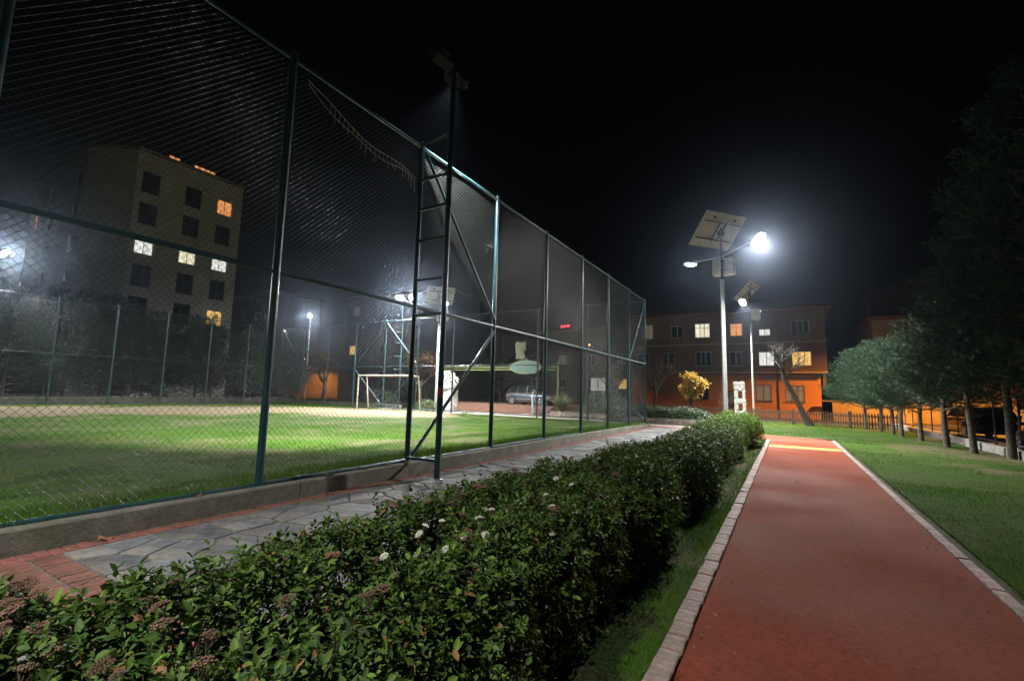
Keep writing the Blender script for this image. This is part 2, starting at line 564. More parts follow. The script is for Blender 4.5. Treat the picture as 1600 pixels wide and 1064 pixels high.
def spot(name, parent, loc, direction, power, color=BEAM, size=150, blend=0.6, radius=0.12):
    d = bpy.data.lights.new(name, 'SPOT')
    d.energy = power
    d.color = color
    d.spot_size = math.radians(size)
    d.spot_blend = blend
    d.shadow_soft_size = radius
    o = bpy.data.objects.new(name, d)
    COL.objects.link(o)
    o.location = loc
    o.rotation_euler = Vector(direction).to_track_quat('-Z', 'Y').to_euler()
    o.parent = parent
    return o


# ================================================================== SETTING
PITCH_Z = 0.2
FX = -6.3          # side fence line
FY0, FSTEP, NB = 0.95, 2.9, 8
FYE = FY0 + FSTEP * NB   # 24.15
FXE = FX - 31.5          # far corner
TOPZ, MIDZ = 6.6, 3.25

# base terrain to the horizon
g = MB()
g.add([(-400, -300, -0.02), (300, -300, -0.02), (300, 400, -0.02), (-400, 400, -0.02)], [(0, 1, 2, 3)])
structure(g.build('ground', M['soil']))


def wear_at(x, y):
    """worn bare earth on the pitch: a long scuffed band and scattered patches"""
    pts = [(-34, -6), (-32, 5), (-29.5, 13), (-26, 19), (-20.5, 20.5)]
    d = np.full(np.shape(x), 1e9)
    for (ax, ay), (bx, by) in zip(pts[:-1], pts[1:]):
        t = np.clip(((x - ax) * (bx - ax) + (y - ay) * (by - ay)) / ((bx - ax) ** 2 + (by - ay) ** 2), 0, 1)
        d = np.minimum(d, np.hypot(x - ax - t * (bx - ax), y - ay - t * (by - ay)))
    nz = vnoise(x, y, 0.35, 3) * 1.2 + vnoise(x, y, 1.1, 5) * 0.8 + vnoise(x, y, 3.0, 6) * 0.4
    band = np.clip((5.6 - d + (nz - 1.2) * 2.6) / 1.3, 0, 1)
    p = vnoise(x, y, 0.55, 9) * 0.55 + vnoise(x, y, 1.7, 10) * 0.45
    patch = np.clip((p - 0.62) / 0.14, 0, 1) * 0.5
    return np.maximum(band, patch)


def grid_sheet(name, x0, x1, y0, y1, z, step, material, wearf, bump=0.0, seed=0):
    nx, ny = int((x1 - x0) / step) + 1, int((y1 - y0) / step) + 1
    X, Y = np.meshgrid(np.linspace(x0, x1, nx), np.linspace(y0, y1, ny))
    Z = z + (vnoise(X, Y, 0.8, seed) - 0.5) * bump
    V = np.column_stack([X.ravel(), Y.ravel(), Z.ravel()])
    i, j = np.meshgrid(np.arange(nx - 1), np.arange(ny - 1))
    a = (j * nx + i).ravel()
    F = np.column_stack([a, a + 1, a + nx + 1, a + nx])
    me = arr_mesh(name, V, F, material, smooth=True)
    w = me.attributes.new('wear', 'FLOAT', 'POINT')
    w.data.foreach_set('value', wearf(X.ravel(), Y.ravel()).astype(np.float32))
    return structure(link(name, me))


grid_sheet('pitch', FXE - 0.6, FX + 0.06, -12.0, FYE + 0.25, PITCH_Z - 0.02, 0.3, M['pitch'], wear_at, 0.05, 2)


def lawn_wear(x, y):
    p = vnoise(x, y, 0.5, 21) * 0.6 + vnoise(x, y, 1.9, 22) * 0.4
    return np.clip((p - 0.50) / 0.15, 0, 1) * 0.9 * np.clip((x - 2.2) / 2.0, 0.15, 1)


grid_sheet('right_lawn', 1.66, 5.75, -6.0, 31.0, 0.015, 0.25, M['lawn'], lawn_wear, 0.03, 4)
grid_sheet('far_lawn', -3.3, 1.62, 23.2, 38.0, 0.012, 0.3, M['lawn'], lawn_wear, 0.02, 5)
grid_sheet('corner_lawn', 1.62, 5.75, 31.0, 38.0, 0.012, 0.3, M['lawn'], lawn_wear, 0.02, 6)

# streets behind
g = MB()
g.add([(-120, 38.05, -0.008), (120, 38.05, -0.008), (120, 44.2, -0.008), (-120, 44.2, -0.008)], [(0, 1, 2, 3)])
structure(g.build('back_street', M['asphalt']))
g = MB()
g.add([(6.2, -30, -0.006), (14.5, -30, -0.006), (14.5, 38.0, -0.006), (6.2, 38.0, -0.006)], [(0, 1, 2, 3)])
structure(g.build('side_street', M['asphalt']))

# concrete edging of the pitch
curb = structure(MB().build('pitch_edging', M['concrete'])) if False else None
cu = bpy.data.objects.new('pitch_edging', None)
COL.objects.link(cu)
cu['kind'] = 'structure'
cu.location = (FX, 0, 0)
ys = [-12.0, -6.0, -0.6, 4.35, 9.2, 13.6, 17.2, 19.3, 20.6, 21.9, 23.0, 24.4]
for i, (a, b) in enumerate(zip(ys[:-1], ys[1:])):
    m = MB()
    h = 0.25 if a < 17 else 0.24 - 0.012 * (i - 6)
    m.bbox((0.13, (a + b) / 2, h / 2 - 0.05), (0.17, b - a - (0.012 if a < 17 else 0.03), h + 0.1), 0.018, rz=random.uniform(-.001, .001) if a < 17 else random.uniform(-0.012, 0.012))
    m.build('edging_block', M['concrete'], cu)

# ---- flagstone path
PX0, PX1 = FX + 0.215, -3.0
path = bpy.data.objects.new('flagstone_path', None)
COL.objects.link(path)
path['kind'] = 'structure'
path.location = (0, 0, 0)
m = MB()
m.add([(PX0, -6, 0.0), (PX1, -6, 0.0), (PX1, 25.1, 0.0), (PX0, 25.1, 0.0)], [(0, 1, 2, 3)])
m.build('mortar_bed', M['mortar'], path)
BR0, BR1 = PX0 + 0.02, PX0 + 0.22     # brick border strip


def clip_poly(poly, nx, ny, c):
    out = []
    for i, p in enumerate(poly):
        q = poly[(i + 1) % len(poly)]
        dp, dq = p[0] * nx + p[1] * ny - c, q[0] * nx + q[1] * ny - c
        if dp <= 0:
            out.append(p)
        if (dp < 0 < dq) or (dq < 0 < dp):
            t = dp / (dp - dq)
            out.append((p[0] + t * (q[0] - p[0]), p[1] + t * (q[1] - p[1])))
    return out


def voronoi(x0, x1, y0, y1, cx, cy_, jit, rnd):
    nx, ny = max(1, round((x1 - x0) / cx)), max(1, round((y1 - y0) / cy_))
    P = {}
    for i in range(nx):
        for j in range(ny):
            P[i, j] = (x0 + (i + 0.5 + rnd.uniform(-jit, jit)) * (x1 - x0) / nx, y0 + (j + 0.5 + (0.35 if i % 2 else 0) + rnd.uniform(-jit, jit)) * (y1 - y0) / ny)
    res = []
    for (i, j), p in P.items():
        poly = [(x0, y0), (x1, y0), (x1, y1), (x0, y1)]
        for di in range(-2, 3):
            for dj in range(-3, 4):
                q = P.get((i + di, j + dj))
                if q is None or (di == 0 and dj == 0):
                    continue
                nx_, ny_ = q[0] - p[0], q[1] - p[1]
                l = math.hypot(nx_, ny_)
                nx_, ny_ = nx_ / l, ny_ / l
                c = (p[0] + q[0]) / 2 * nx_ + (p[1] + q[1]) / 2 * ny_ - 0.014
                poly = clip_poly(poly, nx_, ny_, c)
                if len(poly) < 3:
                    break
            if len(poly) < 3:
                break
        if len(poly) >= 3:
            res.append(poly)
    return res


rr = random.Random(5)
CB0, CB1 = 1.28, 1.74     # cross band of bricks
for (y0, y1) in ((-1.2, CB0 - 0.01), (CB1 + 0.01, 24.9)):
    for poly in voronoi(BR1 + 0.015, -3.05, y0, y1, 0.56, 0.42, 0.47, rr):
        # roughen the outline a little
        q = []
        for i, p in enumerate(poly):
            n_ = poly[(i + 1) % len(poly)]
            q.append(p)
            if math.hypot(n_[0] - p[0], n_[1] - p[1]) > 0.22:
                q.append(((p[0] + n_[0]) / 2 + rr.uniform(-.012, .012), (p[1] + n_[1]) / 2 + rr.uniform(-.012, .012)))
        cx = sum(p[0] for p in q) / len(q)
        cy_ = sum(p[1] for p in q) / len(q)
        m = MB()
        m.prism([(x - cx, y - cy_) for x, y in q], -0.01, 0.012 + rr.uniform(0, 0.01), 0.004)
        m.build('stone', M['flagstone'], path, loc=(cx, cy_, 0))

bm_ = [MB() for _ in range(3)]
for i, b in enumerate(bm_):
    b.bbox((0, 0, 0.0), (0.196, 0.094 - 0.003 * i, 0.04), 0.006)
brick_me = [b.mesh('brick', M['brick']) for b in bm_]
far_br = MB()
y = -1.15
while y < 24.8:
    if y < 11.5:
        link('brick', rr.choice(brick_me), path, ((BR0 + BR1) / 2 + rr.uniform(-.004, .004), y, rr.uniform(-.003, .004)), rr.uniform(-.03, .03))
    else:
        far_br.bbox(((BR0 + BR1) / 2, y, rr.uniform(-.003, .004)), (0.196, 0.092, 0.04), 0.006)
    y += 0.103
far_br.build('brick_border', M['brick'], path)['kind'] = 'stuff'
x = BR1 + 0.07
while x < -3.15:
    for k, yy in enumerate((CB0 + 0.115, CB1 - 0.115)):
        link('brick', rr.choice(brick_me), path, (x, yy + rr.uniform(-.003, .003), rr.uniform(-.003, .004)), PI / 2 + rr.uniform(-.03, .03))
    x += 0.103

# ---- running track
TX0, TX1, TYE = -0.60, 1.43, 23.6
m = MB()
m.add([(TX0, -8, 0.02), (TX1, -8, 0.02), (TX1, TYE - 1.3, 0.02), (TX1 - 0.25, TYE - 0.75, 0.02), (TX0, TYE, 0.02), (-2.9, TYE + 1.2, 0.02), (-2.9, TYE - 1.0, 0.02), (TX0 - 0.02, 20.9, 0.02)],
      [tuple(range(8))])
structure(m.build('running_track', M['track']))
m = MB()
m.add([(TX0 + 0.01, 17.9, 0.024), (TX1 - 0.01, 17.9, 0.024), (TX1 - 0.01, 18.75, 0.024), (TX0 + 0.01, 18.75, 0.024)], [(0, 1, 2, 3)])
structure(m.build('yellow_track_line', M['yellow_line']))
m = MB()
m.add([(-9.0, 24.85, 0.016), (-2.6, 24.75, 0.016), (-2.6, 25.75, 0.016), (-9.0, 25.75, 0.016)], [(0, 1, 2, 3)])
structure(m.build('cross_track', M['track']))
m = MB()
m.add([(-9.0, 24.6, 0.014), (-2.6, 24.5, 0.014), (-2.6, 24.745, 0.014), (-9.0, 24.845, 0.014)], [(0, 1, 2, 3)])
m.add([(-9.0, 25.755, 0.014), (-2.6, 25.755, 0.014), (-2.6, 26.9, 0.014), (-9.0, 27.2, 0.014)], [(0, 1, 2, 3)])
m.add([(-17.5, 25.0, 0.012), (-9.005, 24.6, 0.012), (-9.005, 28.2, 0.012), (-17.5, 31.4, 0.012)], [(0, 1, 2, 3)])
m.add([(-26, 25.2, 0.010), (-17.505, 25.0, 0.010), (-17.505, 30.4, 0.010), (-26, 30.4, 0.010)], [(0, 1, 2, 3)])
structure(m.build('pavement', M['pavement']))

# kerb of bricks along both sides of the track
kl = bpy.data.objects.new('left_kerb', None)
kr = bpy.data.objects.new('right_kerb', None)
for k in (kl, kr):
    COL.objects.link(k)
    k['kind'] = 'structure'
kb = []
for i in range(4):
    m = MB()
    m.bbox((0, 0, 0), (0.128, 0.196 - 0.004 * i, 0.10), 0.007)
    kb.append(m.mesh('brick', M['kerb_brick']))
kb2 = []
for i in range(3):
    m = MB()
    m.bbox((0, 0, 0), (0.10, 0.298 - 0.003 * i, 0.10), 0.007)
    kb2.append(m.mesh('brick', M['kerb_brick']))
y = 0.4
while y < 20.6:
    link('brick', rr.choice(kb), kl, (TX0 - 0.075 + rr.uniform(-.005, .005), y, 0.005 + rr.uniform(-.006, .006)), rr.uniform(-.03, .03))
    y += 0.203
y = 2.2
while y < 22.2:
    link('brick', rr.choice(kb2), kr, (TX1 + 0.058 + rr.uniform(-.004, .004), y, -0.010 + rr.uniform(-.005, .005)), rr.uniform(-.012, .012))
    y += 0.302

grid_sheet('grass_verge', -1.30, TX0 - 0.145, -2.0, 20.4, 0.004, 0.1, M['lawn'], lambda x, y: np.clip((vnoise(x, y, 2.0, 91) - 0.45) / 0.2, 0, 1) * 0.8, 0.015, 12)

# ---- grass (uncountable)
def scatter(x0, x1, y0, y1, dens):
    n = int((x1 - x0) * (y1 - y0) * dens)
    return np.column_stack([RNG.uniform(x0, x1, n), RNG.uniform(y0, y1, n)])


def grass_object(name, label, zones, wearf, z):
    VV, TT, CC, off = [], [], [], 0
    for (x0, x1, y0, y1, dens, h0, h1, w, edge) in zones:
        xy = scatter(x0, x1, y0, y1, dens)
        keep = RNG.uniform(size=len(xy)) > wearf(xy[:, 0], xy[:, 1]) * 0.93
        xy = xy[keep]
        cl = vnoise(xy[:, 0], xy[:, 1], 2.3, 31) * 0.6 + vnoise(xy[:, 0], xy[:, 1], 0.7, 32) * 0.4
        h = (h0 + (h1 - h0) * RNG.uniform(size=len(xy)) ** 1.5) * (0.5 + cl)
        V, T, C = grass_blades(xy, z, h, np.full(len(xy), w) * RNG.uniform(0.6, 1.3, len(xy)))
        VV.append(V)
        TT.append(T + off)
        CC.append(np.clip(C * 0.7 + np.repeat(cl, 5) * 0.45, 0, 1))
        off += len(V)
    me = arr_mesh(name, np.concatenate(VV), np.concatenate(TT), M['grass'], np.concatenate(CC))
    o = link(name, me)
    o['kind'] = 'stuff'
    o['label'] = label
    o['category'] = 'grass'
    return o


grass_object('pitch_grass', 'bright green worn grass of the fenced football pitch', [
    (-7.4, FX - 0.05, -1.5, 24.0, 1300, 0.04, 0.11, 0.006, 0),
    (-6.62, FX + 0.02, -1.5, 24.1, 900, 0.08, 0.24, 0.007, 0),
    (FX - 0.06, FX + 0.075, -1.5, 17.0, 1700, 0.06, 0.21, 0.006, 0),
    (FX - 0.15, FX + 0.2, 16.5, 24.2, 900, 0.06, 0.2, 0.008, 0),
    (-10, -7.4, 0, 24.0, 650, 0.02, 0.06, 0.006, 0),
    (-17, -10, 0, 24.0, 330, 0.02, 0.05, 0.008, 0),
    (-37.5, -17, 2, 24.0, 110, 0.02, 0.05, 0.012, 0),
    (-37.5, -17, 23.0, 24.2, 150, 0.06, 0.22, 0.02, 0)], wear_at, PITCH_Z - 0.025)
grass_object('lawn_grass', 'short grass of the lawn strip between track and row of conifers', [
    (1.60, 3.6, 3.0, 12, 1500, 0.015, 0.05, 0.005, 0),
    (1.60, 5.4, 12, 31, 520, 0.015, 0.05, 0.006, 0),
    (3.6, 5.6, 6.0, 12, 500, 0.02, 0.06, 0.007, 0),
    (-2.6, 1.6, 23.8, 36, 130, 0.025, 0.07, 0.014, 0),
    (1.6, 5.6, 31, 36, 130, 0.025, 0.07, 0.014, 0)], lawn_wear, 0.008)
grass_object('verge_grass', 'thin strip of grass between hedge foot and brick kerb', [
    (-1.16, -0.755, 0.8, 8, 3600, 0.012, 0.055, 0.005, 0),
    (-1.16, -0.755, 8, 20.3, 1500, 0.012, 0.06, 0.007, 0)], lambda x, y: np.clip((vnoise(x, y, 1.3, 41) - 0.35) / 0.2, 0, 0.85) * (x < -0.9), 0.0)


# ================================================================== FENCES
def net(mb, L, z0, z1, pitch, r, seg, place, jit=0.004, rng=random.Random(3), sides=4):
    """diamond netting in the plane (s, z); place(s, z, depth) -> xyz"""
    H = z1 - z0
    for sgn in (1, -1):
        c = -H if sgn > 0 else 0.0
        cmax = L if sgn > 0 else L + H
        c += pitch * 0.5
        while c < cmax:
            # s = c + sgn*t, t in 0..H
            if sgn > 0:
                t0, t1 = max(0, -c), min(H, L - c)
            else:
                t0, t1 = max(0, c - L), min(H, c)
            if t1 - t0 > 0.02:
                n = max(1, int((t1 - t0) / seg))
                pts = []
                for i in range(n + 1):
                    t = t0 + (t1 - t0) * i / n
                    e = 0 if i in (0, n) else 1
                    pts.append(place(c + sgn * t + e * rng.uniform(-jit, jit), z0 + t + e * rng.uniform(-jit, jit), sgn * r * 1.02))
                mb.path(pts, r, sides, cap=False)
            c += pitch


def clamp_ring(mb, p, r):
    mb.tube((p[0], p[1], p[2] - 0.03), (p[0], p[1], p[2] + 0.03), r, 10)


# ---- near side fence
side = thing('chain_link_fence', 'tall dark green chain-link fence along the flagstone path', 'fence', (FX, FY0, PITCH_Z))
O = (FX, FY0, PITCH_Z)
m = MB()
m.tube((0, 0, -0.25), (0, 0, TOPZ - PITCH_Z + 0.06), 0.052, 12)
m.path([(0, 0, TOPZ - PITCH_Z + 0.06), (0, 0, TOPZ - PITCH_Z + 0.09)], [0.058, 0.03], 12)
m.tube((0, 0, 2.35), (0, 0, 2.37), 0.055, 12)
post_me = m.mesh('post', M['steel'])
for k in range(-2, NB + 1):
    link('post', post_me, side, (0, FSTEP * k, 0), rr.uniform(0, 6))
m = MB()
m.tube((0, 0, TOPZ - PITCH_Z - 0.02), (0, FSTEP, TOPZ - PITCH_Z - 0.02), 0.03, 8)
top_me = m.mesh('top_rail', M['steel'])
m = MB()
m.tube((0.0, 0, MIDZ - PITCH_Z), (0.0, FSTEP, MIDZ - PITCH_Z), 0.036, 10)
mid_me = m.mesh('middle_rail', M['steel'])
m = MB()
m.tube((0.0, 0, 0.05), (0.0, FSTEP, 0.05), 0.034, 10)
bot_me = m.mesh('bottom_rail', M['steel'])
for k in range(-2, NB):
    link('top_rail', top_me, side, (0, FSTEP * k, 0))
    link('middle_rail', mid_me, side, (0, FSTEP * k, 0))
    link('bottom_rail', bot_me, side, (0, FSTEP * k, 0.012 * (k % 2) + (-.05 if k > 4 else 0)))
for k in range(-1, NB):
    m = MB()
    bow = rr.uniform(0.02, 0.06)
    ph = rr.uniform(0, 3)

    def pl(s, z, d, bow=bow, ph=ph):
        b_ = bow * math.sin(PI * min(1, max(0, s / FSTEP))) * math.sin(2.1 * z + ph) * 0.5
        return (-0.055 + d + b_, s, z)
    net(m, FSTEP, 0.06, TOPZ - PITCH_Z - 0.05, 0.086, 0.0021 if k < 3 else 0.0026, 0.42 if k < 3 else 0.9, pl)
    o = m.build('netting', M['wire'], side, loc=(0, FSTEP * k, 0))
    o['kind'] = 'stuff'


def brace(parent, a, b, r=0.034):
    m = MB()
    m.tube(a, b, r, 8)
    return m.build('brace', M['steel'], parent)


k2, k3, k7, k8 = FSTEP * 2, FSTEP * 3, FSTEP * 7, FSTEP * 8
brace(side, (0.05, k2 + .05, TOPZ - .3), (0.05, k3 - .05, MIDZ - .05))
brace(side, (0.05, k3 - .05, MIDZ - .35), (0.05, k2 + .05, 0.12))
brace(side, (0.03, k8 - .05, TOPZ - .3), (0.03, k7 + .05, MIDZ - .1))
brace(side, (0.03, k7 + .05, MIDZ - .35), (0.03, k8 - .05, 0.15))

# torn cord net hanging inside the fence top
m = MB()
z6 = TOPZ - PITCH_Z
N = 26
up, lo = [], []
for i in range(N + 1):
    t = i / N
    y = FSTEP + 0.35 + t * (FSTEP - 0.42)
    sag = -0.10 - 0.62 * t ** 0.8 + 0.05 * math.sin(9 * t)
    up.append((-0.13 - 0.05 * math.sin(5 * t), y, z6 + sag))
    lo.append((-0.15 - 0.07 * math.sin(6 * t), y + 0.02, z6 + sag - 0.05 - 0.14 * math.sin(PI * min(1, t * 1.1)) * (0.6 + 0.4 * math.sin(11 * t))))
m.path(up, 0.006, 5)
m.path(lo, 0.005, 5)
for i in range(5, N + 1):
    dz = rr.uniform(0, 0.16) if i < N - 4 else rr.uniform(0.12, 0.25)
    a = lo[i]
    m.path([up[i], a, (a[0] + rr.uniform(-.02, .02), a[1] + rr.uniform(-.03, .03), a[2] - dz)], 0.004 if i < N - 4 else 0.006, 4)
m.build('torn_cord_net', M['cord'], side, loc=(0, 0, 0))

# ---- end fence (behind the goal)
EB, EN = 3.15, 10
end = thing('chain_link_fence', 'tall chain-link fence across the far end of the pitch, behind the goal', 'fence', (FX, FYE, PITCH_Z))
for k in range(1, EN + 1):
    link('post', post_me, end, (-EB * k, 0, 0), rr.uniform(0, 6))
for nm, zz, r in (('top_rail', TOPZ - PITCH_Z - 0.02, 0.03), ('middle_rail', MIDZ - PITCH_Z, 0.034), ('bottom_rail', 0.10, 0.035)):
    m = MB()
    m.tube((0, 0, zz), (-EB, 0, zz), r, 6)
    me = m.mesh(nm, M['steel'])
    for k in range(EN):
        link(nm, me, end, (-EB * k, 0.0, 0.0))
m = MB()
net(m, EB, 0.06, TOPZ - PITCH_Z - 0.05, 0.086, 0.0024, 1.5, lambda s, z, d: (-s, -0.05 + d, z), sides=3)
net_me = m.mesh('netting', M['wire'])
for k in range(EN):
    link('netting', net_me, end, (-EB * k, 0, 0))['kind'] = 'stuff'
brace(end, (-.05, 0.05, 0.15), (-EB + .05, 0.05, MIDZ - .4))
brace(end, (-.05, 0.05, TOPZ - .3), (-EB + .05, 0.05, MIDZ - .1))
for a, b in ((-6, -7), (-6, -5)):
    brace(end, (a * EB, 0.05, TOPZ - .3), (b * EB, 0.05, MIDZ - .1))
    brace(end, (b * EB, 0.05, MIDZ - .4), (a * EB, 0.05, 0.15))
brace(end, (-EN * EB, 0.05, TOPZ - .3), (-(EN - 1) * EB, 0.05, MIDZ - .1))

# ---- far touchline fence
far = thing('chain_link_fence', 'dim chain-link fence along the far touchline in front of dark trees', 'fence', (FXE, FYE, PITCH_Z))
for k in range(1, 9):
    link('post', post_me, far, (0, -FSTEP * k, 0), rr.uniform(0, 6))
for nm, zz, r in (('top_rail', TOPZ - PITCH_Z - 0.02, 0.03), ('middle_rail', MIDZ - PITCH_Z, 0.034), ('bottom_rail', 0.10, 0.035)):
    m = MB()
    m.tube((0, 0, zz), (0, -FSTEP, zz), r, 6)
    me = m.mesh(nm, M['steel'])
    for k in range(8):
        link(nm, me, far, (0, -FSTEP * k, 0))
m = MB()
net(m, FSTEP, 0.06, TOPZ - PITCH_Z - 0.05, 0.086, 0.0024, 1.5, lambda s, z, d: (0.05 + d, -s, z), sides=3)
net_me = m.mesh('netting', M['wire'])
for k in range(8):
    link('netting', net_me, far, (0, -FSTEP * k, 0))['kind'] = 'stuff'


# ================================================================== FLOODLIGHT MASTS
def flood_head(parent, loc, aim, w=0.42, on=True, power=P_FLOOD, size=110):
    """LED floodlight: finned housing, lens, bracket. local axes of the parent"""
    d = np.array(aim, float)
    d /= np.linalg.norm(d)
    s_ = np.cross(d, (0, 0, 1))
    s_ /= np.linalg.norm(s_)
    u = np.cross(s_, d)
    c = np.array(loc, float)
    m = MB()
    m.obox(c, s_ * w / 2, u * w * 0.36, d * 0.035)
    for i in range(-4, 5):
        m.obox(c - d * 0.07 + s_ * i * w * 0.1, s_ * 0.006, u * w * 0.33, d * 0.035)
    m.obox(c - d * 0.13, s_ * w * 0.22, u * w * 0.14, d * 0.03)
    h = m.build('flood_head', M['dark_metal'], parent)
    l = MB()
    q = c + d * 0.040
    a, b = s_ * w * 0.45, u * w * 0.31
    l.add([q - a - b, q + a - b, q + a + b, q - a + b], [(0, 1, 2, 3)])
    lens = l.build('lens', M['led'] if on else M['cell'], h)
    hd = MB()
    for a_, b_ in ((s_, u), (-s_, u), (u, s_), (-u, s_)):
        e_ = w * (0.5 if a_ is s_ or abs(np.dot(a_, s_)) > .9 else 0.36)
        hd.obox(c + a_ * e_ + d * 0.07, a_ * 0.006, b_ * w * (0.36 if e_ > w * 0.4 else 0.5), d * 0.06)
    hd.build('hood', M['dark_metal'], h)
    br = MB()
    for k in (-1, 1):
        br.obox(c + s_ * k * (w / 2 + 0.015) - d * 0.04 - u * 0.05, s_ * 0.006, u * 0.11, d * 0.02)
    br.obox(c - u * 0.17 - d * 0.04, s_ * (w / 2 + 0.02), u * 0.006, d * 0.02)
    br.build('bracket', M['dark_metal'], h)
    if on:
        spot('floodlight', h, tuple(c + d * 0.14), tuple(d), power, size=size, blend=0.7, radius=0.08)
    return h


def mast(label, loc, rz, off, ztop, rungs):
    """ladder-like mast leaning on a fence post: outer post, rungs, top arm"""
    t = thing('floodlight_mast', label, 'mast', loc, rz, 'floodlight masts of the pitch')
    m = MB()
    m.tube((off, 0, 0.0), (off, 0, ztop), 0.055, 12)
    p = m.build('post', M['steel'], t)
    m = MB()
    m.bbox((off, 0, 0.008), (0.2, 0.2, 0.016), 0.004)
    m.build('base_plate', M['steel'], t)
    for z in rungs:
        m = MB()
        m.tube((0.05, 0, z), (off, 0, z), 0.03, 8)
        m.build('rung', M['steel'], t)
    m = MB()
    m.path([(0.0, 0, TOPZ + 0.0), (off * 0.5, 0, TOPZ + 0.03), (off, 0, TOPZ + 0.12)], 0.024, 8)
    m.path([(0.0, 0.02, TOPZ - 0.02), (off * 0.4, 0.05, TOPZ - 0.0), (off, 0.03, TOPZ + 0.06)], 0.008, 6)
    m.build('top_arm', M['steel'], t)
    return t


mt = mast('green ladder-like floodlight mast beside the flagstone path', (FX, FY0 + k2 - 0.06, 0), 0, 0.80, 7.95, (0.33, 3.05, 3.75, 4.55, 5.2, 5.82))
m = MB()
m.tube((0.80, 0, 2.0 - 0.09), (0.80, 0, 2.0 + 0.09), 0.0565, 12)
m.tube((0.80, 0, 1.90), (0.80, 0, 1.915), 0.0567, 12)
tp = m.build('red_tape_mark', M['red_tape'], mt)
tp.location = (0, 0, -0.42)
m = MB()
m.obox((0.80, 0, 8.0), (0.03, 0, 0), (0, 0.45, -0.10), (0, 0, 0.03))
m.path([(0.8, 0.2, 7.95), (0.82, 0.26, 7.6), (0.8, 0.16, 7.45), (0.8, 0.08, 7.7)], 0.008, 5)
m.build('cross_arm', M['dark_metal'], mt)
flood_head(mt, (0.68, 0.24, 8.02), (-0.74, 0.44, -0.58), power=P_FLOOD * 1.2, size=86)
flood_head(mt, (0.68, -0.26, 8.12), (-0.80, 0.1, -0.55), on=False)

me_ = mast('green floodlight mast with two bright lamps behind the goal', (FX - 18.0, FYE, 0), PI / 2, 0.7, 8.5, (0.33, 3.05, 4.0, 5.0, 5.8))
m = MB()
m.obox((0.7, 0, 8.45), (0.03, 0, 0), (0, 1.15, 0.0), (0, 0, 0.03))
m.build('cross_arm', M['dark_metal'], me_)
flood_head(me_, (0.55, 0.12, 8.45), (-0.58, 0.05, -0.80), w=0.75, power=P_FLOOD * 0.95, size=116)
flood_head(me_, (0.55, -1.05, 8.30), (-0.75, -0.25, -0.52), w=0.50, power=P_FLOOD * 0.35, size=125)


